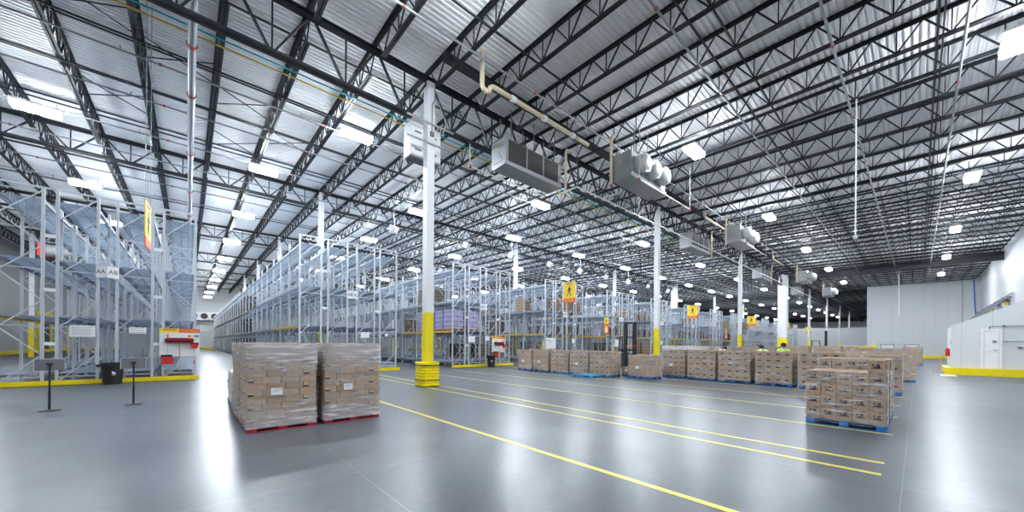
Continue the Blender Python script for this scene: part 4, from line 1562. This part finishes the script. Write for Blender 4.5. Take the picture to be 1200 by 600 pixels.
def person(lab, x, y, rz, lean, sc=1.):
    t = thing('person', lab, 'person', (x, y, 0), rz, 'people in lime vests')
    piv = Vector((0, 0, .95))
    R = Matrix.Rotation(-lean, 3, 'X')
    up = lambda p: tuple(piv + R @ (Vector(p) - piv))
    V, E, Rr = [], [], []

    def a(p, r, par=None, bend=True):
        V.append(up(p) if bend else p)
        Rr.append(r)
        if par is not None:
            E.append((par, len(V) - 1))
        return len(V) - 1
    pel = a((0, 0, .95), (.15, .11), None, False)
    sp = a((0, 0, 1.14), (.135, .10), pel)
    ch = a((0, 0, 1.34), (.165, .115), sp)
    nk = a((0, 0, 1.47), .06, ch)
    hd = a((0, .015, 1.54), (.072, .08), nk)
    h2 = a((0, .02, 1.63), (.075, .092), hd)
    a((0, .015, 1.69), (.055, .07), h2)
    nose = a((0, .125, 1.60), .012, h2)
    for s in (-1, 1):
        a((s * .088, .01, 1.6), .014, h2)
        sh = a((s * .19, 0, 1.40), .062, ch)
        el = a((s * .245, .01, 1.13), .045, sh)
        wr = a((s * .24, .12, .92), .03, el)
        pm = a((s * .235, .16, .85), (.035, .02), wr)
        for q in range(4):
            k1 = a((s * (.205 + q * .02), .185, .80 - .004 * abs(q - 1)), .010, pm)
            a((s * (.205 + q * .02), .17, .755 + .008 * abs(q - 1.4)), .008, k1)
        th = a((s * .195, .175, .85), .012, pm)
        a((s * .175, .195, .815), .010, th)
        hp = a((s * .095, 0, .88), .095, pel, False)
        kn = a((s * .11, .015, .49), .06, hp, False)
        an = a((s * .11, -.02, .09), .042, kn, False)
        a((s * .12, .13, .035), .035, an, False)
    body = skin_obj('body', V, E, Rr, t, M['skin'])
    # trousers
    TV = [(0, 0, .97), (.1, 0, .88), (.11, .015, .49), (.11, -.02, .1), (-.1, 0, .88), (-.11, .015, .49), (-.11, -.02, .1)]
    skin_obj('trousers', TV, [(0, 1), (1, 2), (2, 3), (0, 4), (4, 5), (5, 6)], [(.17, .13), .115, .08, .07, .115, .08, .07], t, M['cloth'])
    JV = [up(p) for p in ((0, 0, .93), (0, 0, 1.14), (0, 0, 1.34), (0, 0, 1.44), (.2, 0, 1.40), (.25, .01, 1.13), (.243, .1, .955), (-.2, 0, 1.40), (-.25, .01, 1.13), (-.243, .1, .955))]
    skin_obj('hi_vis_jacket', JV, [(0, 1), (1, 2), (2, 3), (2, 4), (4, 5), (5, 6), (2, 7), (7, 8), (8, 9)], [(.185, .14), (.17, .13), (.195, .145), .085, .085, .065, .052, .085, .065, .052], t, M['hivis'], label='lime high-visibility jacket')
    st = MB(M['reflect'])
    for s in (-1, 1):
        st.path([up(p) for p in ((s * .1, -.165, 1.0), (s * .11, -.175, 1.2), (s * .11, -.16, 1.36), (s * .1, -.08, 1.47), (s * .1, .08, 1.46), (s * .11, .16, 1.34), (s * .1, .15, 1.0))], .022, 6)
    O('reflective_tape', st, t)
    hb = MB(M['hair'])
    hb.lathe([(.098, -.05), (.106, .0), (.1, .05), (.07, .09), (.03, .108), (0, .11)], 16, 0, 'z')
    t.scale = (1.03, 1.03, 1.035)
    h = O('hair', fix(hb.mesh('hair', True)), t)
    h.matrix_basis = T(up((0, .0, 1.62))) @ Matrix.Rotation(-lean + .25, 4, 'X')
    bt = MB(M['black'])
    for s in (-1, 1):
        O('boot', MB(M['black']).prism([(-.08, 0), (.19, 0), (.19, .05), (.08, .1), (.04, .16), (-.08, .16)], s * .115 - .05, s * .115 + .05, 'x'), t)
    ey = MB(M['ink'])
    for s in (-1, 1):
        p = Vector(up((s * .032, .108, 1.625)))
        ey.lathe([(0, -.008), (.008, 0), (0, .008)], 8, 0, 'z', tuple(p))
    O('eyes', ey, t)
    O('mouth', MB(M['red']).bar(up((-.022, .098, 1.555)), up((.022, .098, 1.555)), .006), t)


person('person with dark hair in a lime high-visibility jacket behind the pallet row', 20.4, 4.1, math.radians(-50), .02)
person('bent person in lime whose back shows just above the pallet row', 20.6, 6.85, math.radians(-100), .75)
person('stooping person in lime nearly hidden left of the standing one', 20.8, 4.95, math.radians(-60), .62)

# ------------------------------------------------------------------ right wall dock gear
for i in range(5):
    x = 57 + 5.2 * i
    t = thing('dock_door', 'dock door with steel tracks on the right wall, %s behind the sloped enclosure' % nth(i + 1), 'dock door', (x, YMIN + .02, 0), group='dock doors on the right wall')
    O('door_panel', MB(M['white']).box(-1.3, 1.3, .02, .1, 0, 3.1), t)
    for s in (-1, 1):
        O('track', MB(M['galv']).box(s * 1.4 - .06, s * 1.4 + .06, 0, .18, 0, 6.7), t)
        O('strut', MB(M['pipe']).bar((s * 1.4, .12, 6.65), (s * 1.4, 1.5, 4.9), .09), t)
        O('strut', MB(M['pipe']).bar((s * 1.4, .12, 5.2), (s * 1.4, 1.0, 5.5), .07), t)
    O('spring_shaft', MB(M['grey_panel']).path([(-1.5, .25, 6.2), (1.5, .25, 6.2)], .14, 12), t)
    if i in (0, 2):
        O('yellow_drum', MB(M['orange_yellow']).path([(-.3, .3, 5.75), (-.1, .3, 5.75)], .16, 14), t)
    O('motor', MB(M['grey_panel']).box(.5, 1.1, .1, .5, 5.9, 6.4), t)
# conduits on the enclosure
t = thing('wall_conduit', 'grey conduit running above the door of the sloped enclosure', 'conduit', (34.35, 0, 0), group='conduits on the sloped enclosure')
O('tube', MB(M['pipe']).path([(0, -2.75, 2.6), (0, -2.75, 2.83), (0, -2.8, 2.86), (0, -5.6, 2.86)], .022, 8), t)
O('junction_box', MB(M['grey_panel']).box(-.03, .04, -3.3, -3.2, 2.8, 2.92), t)
t = thing('wall_conduit', 'grey conduit with box beside the door of the sloped enclosure', 'conduit', (34.35, 0, 0), group='conduits on the sloped enclosure')
O('tube', MB(M['pipe']).path([(0, -3.2, 1.98), (0, -5.6, 1.98)], .018, 8), t)
O('junction_box', MB(M['grey_panel']).box(-.04, .04, -3.0, -2.86, 1.93, 2.04), t)
t = thing('wall_conduit', 'short grey conduit low on the sloped enclosure', 'conduit', (34.35, 0, 0), group='conduits on the sloped enclosure')
O('tube', MB(M['pipe']).path([(0, -3.75, 1.65), (0, -5.6, 1.65)], .018, 8), t)
O('junction_box', MB(M['grey_panel']).box(-.04, .04, -3.85, -3.72, 1.58, 1.7), t)
O('wall_cable', MB(M['bluep']).path([(81.9, -5.2, 11.1), (81.9, -5.3, 8), (81.9, -5.4, 5.6)], .06, 8), kind='thing', cat='cable', label='blue cable running down the end wall by the corner')
O('wall_duct', MB(M['pipe']).path([(81.92, -4.2, 11.3), (81.92, -4.2, 2)], .03, 8), kind='thing', cat='conduit', label='thin grey conduit running down the end wall')
t = thing('fire_extinguisher', 'red fire extinguisher at the near edge of the sloped enclosure', 'fire extinguisher', (34.6, -1.22, 0))
b = MB(M['red'])
b.lathe([(.0, 1.1), (.08, 1.1), (.09, 1.13), (.09, 1.5), (.07, 1.56), (.03, 1.6), (0, 1.6)], 16)
O('cylinder', fix(b.mesh('cylinder', True)), t)
O('hose', MB(M['black']).path([(.03, 0, 1.6), (.11, 0, 1.55), (.11, .02, 1.3)], .014, 6), t)
O('sign', MB(M['sign_red']).box(-.12, .12, -.13, -.11, 1.85, 2.05), t)
t = thing('wall_board', 'small brown board leaning at the edge of the sloped enclosure', 'board', (35.2, -.98, 0))
O('board_panel', MB(M['wood']).bar((0, .14, .02), (0, 0, 1.05), .5, .03), t)
O('foot_bar', MB(M['black']).bar((-.25, .3, .02), (.25, .3, .02), .04), t)

# far wall evaporator and duct at left
t = thing('wall_evaporator', 'long white evaporator with three dark round fans at the end of the long aisle', 'evaporator', (2.6, 104.6, 7.2))
O('casing', MB(M['white']).box(-2.6, 2.8, -.8, .75, -.9, .9), t)
for i in range(3):
    f = MB(M['coil'])
    f.lathe([(.62, 0), (.62, -.06), (.2, -.1), (0, -.1)], 20, 0, 'y', (-1.7 + i * 1.75, -.8, 0))
    O('fan', f, t)
O('wall_plate', MB(M['sign_white']).box(1.2, 3.6, -.06, 0, -.5, .5), loc=(0, 105.3, 4.2), kind='thing', cat='sign', label='plain white plate on the wall at the end of the long aisle')
t = thing('hanging_duct', 'grey drum with a red end hanging behind the left rack', 'duct', (-9.3, 49, 9.2))
O('drum', MB(M['alu']).path([(.4, 0, 0), (4.5, 0, 0)], .5, 18), t)
O('red_end', MB(M['red']).box(0, .4, -.55, .55, -.55, .55), t, label='red end housing')
for xx in (.5, 4.2):
    O('hanger_rod', MB(M['pipe']).bar((xx, 0, .5), (xx, 0, 2.9), .04), t)

# ------------------------------------------------------------------ camera, world, view
cam = bpy.data.cameras.new('camera')
co = bpy.data.objects.new('camera', cam)
COL.objects.link(co)
cam.sensor_width = 36
cam.lens = 425 / 1200 * 36
cam.shift_y = 103.1 / 1200
cam.clip_end = 600
co.matrix_world = T(CAM) @ RZ(math.radians(-41.8)) @ Matrix.Rotation(PI / 2, 4, 'X') @ RZ(math.radians(.45))
SC.camera = co
w = bpy.data.worlds.new('world')
SC.world = w
w.use_nodes = True
w.node_tree.nodes['Background'].inputs[0].default_value = (.8, .88, 1, 1)
w.node_tree.nodes['Background'].inputs[1].default_value = .05
SC.view_settings.view_transform = 'Standard'
SC.view_settings.look = 'None'
SC.view_settings.gamma = 1
SC.view_settings.exposure = 1.0
SC.view_settings.use_curve_mapping = False
cy = SC.cycles
cy.use_denoising = True
cy.max_bounces = 8
cy.diffuse_bounces = 4
cy.glossy_bounces = 3
cy.transparent_max_bounces = 24
cy.sample_clamp_indirect = 8
cy.use_light_tree = True
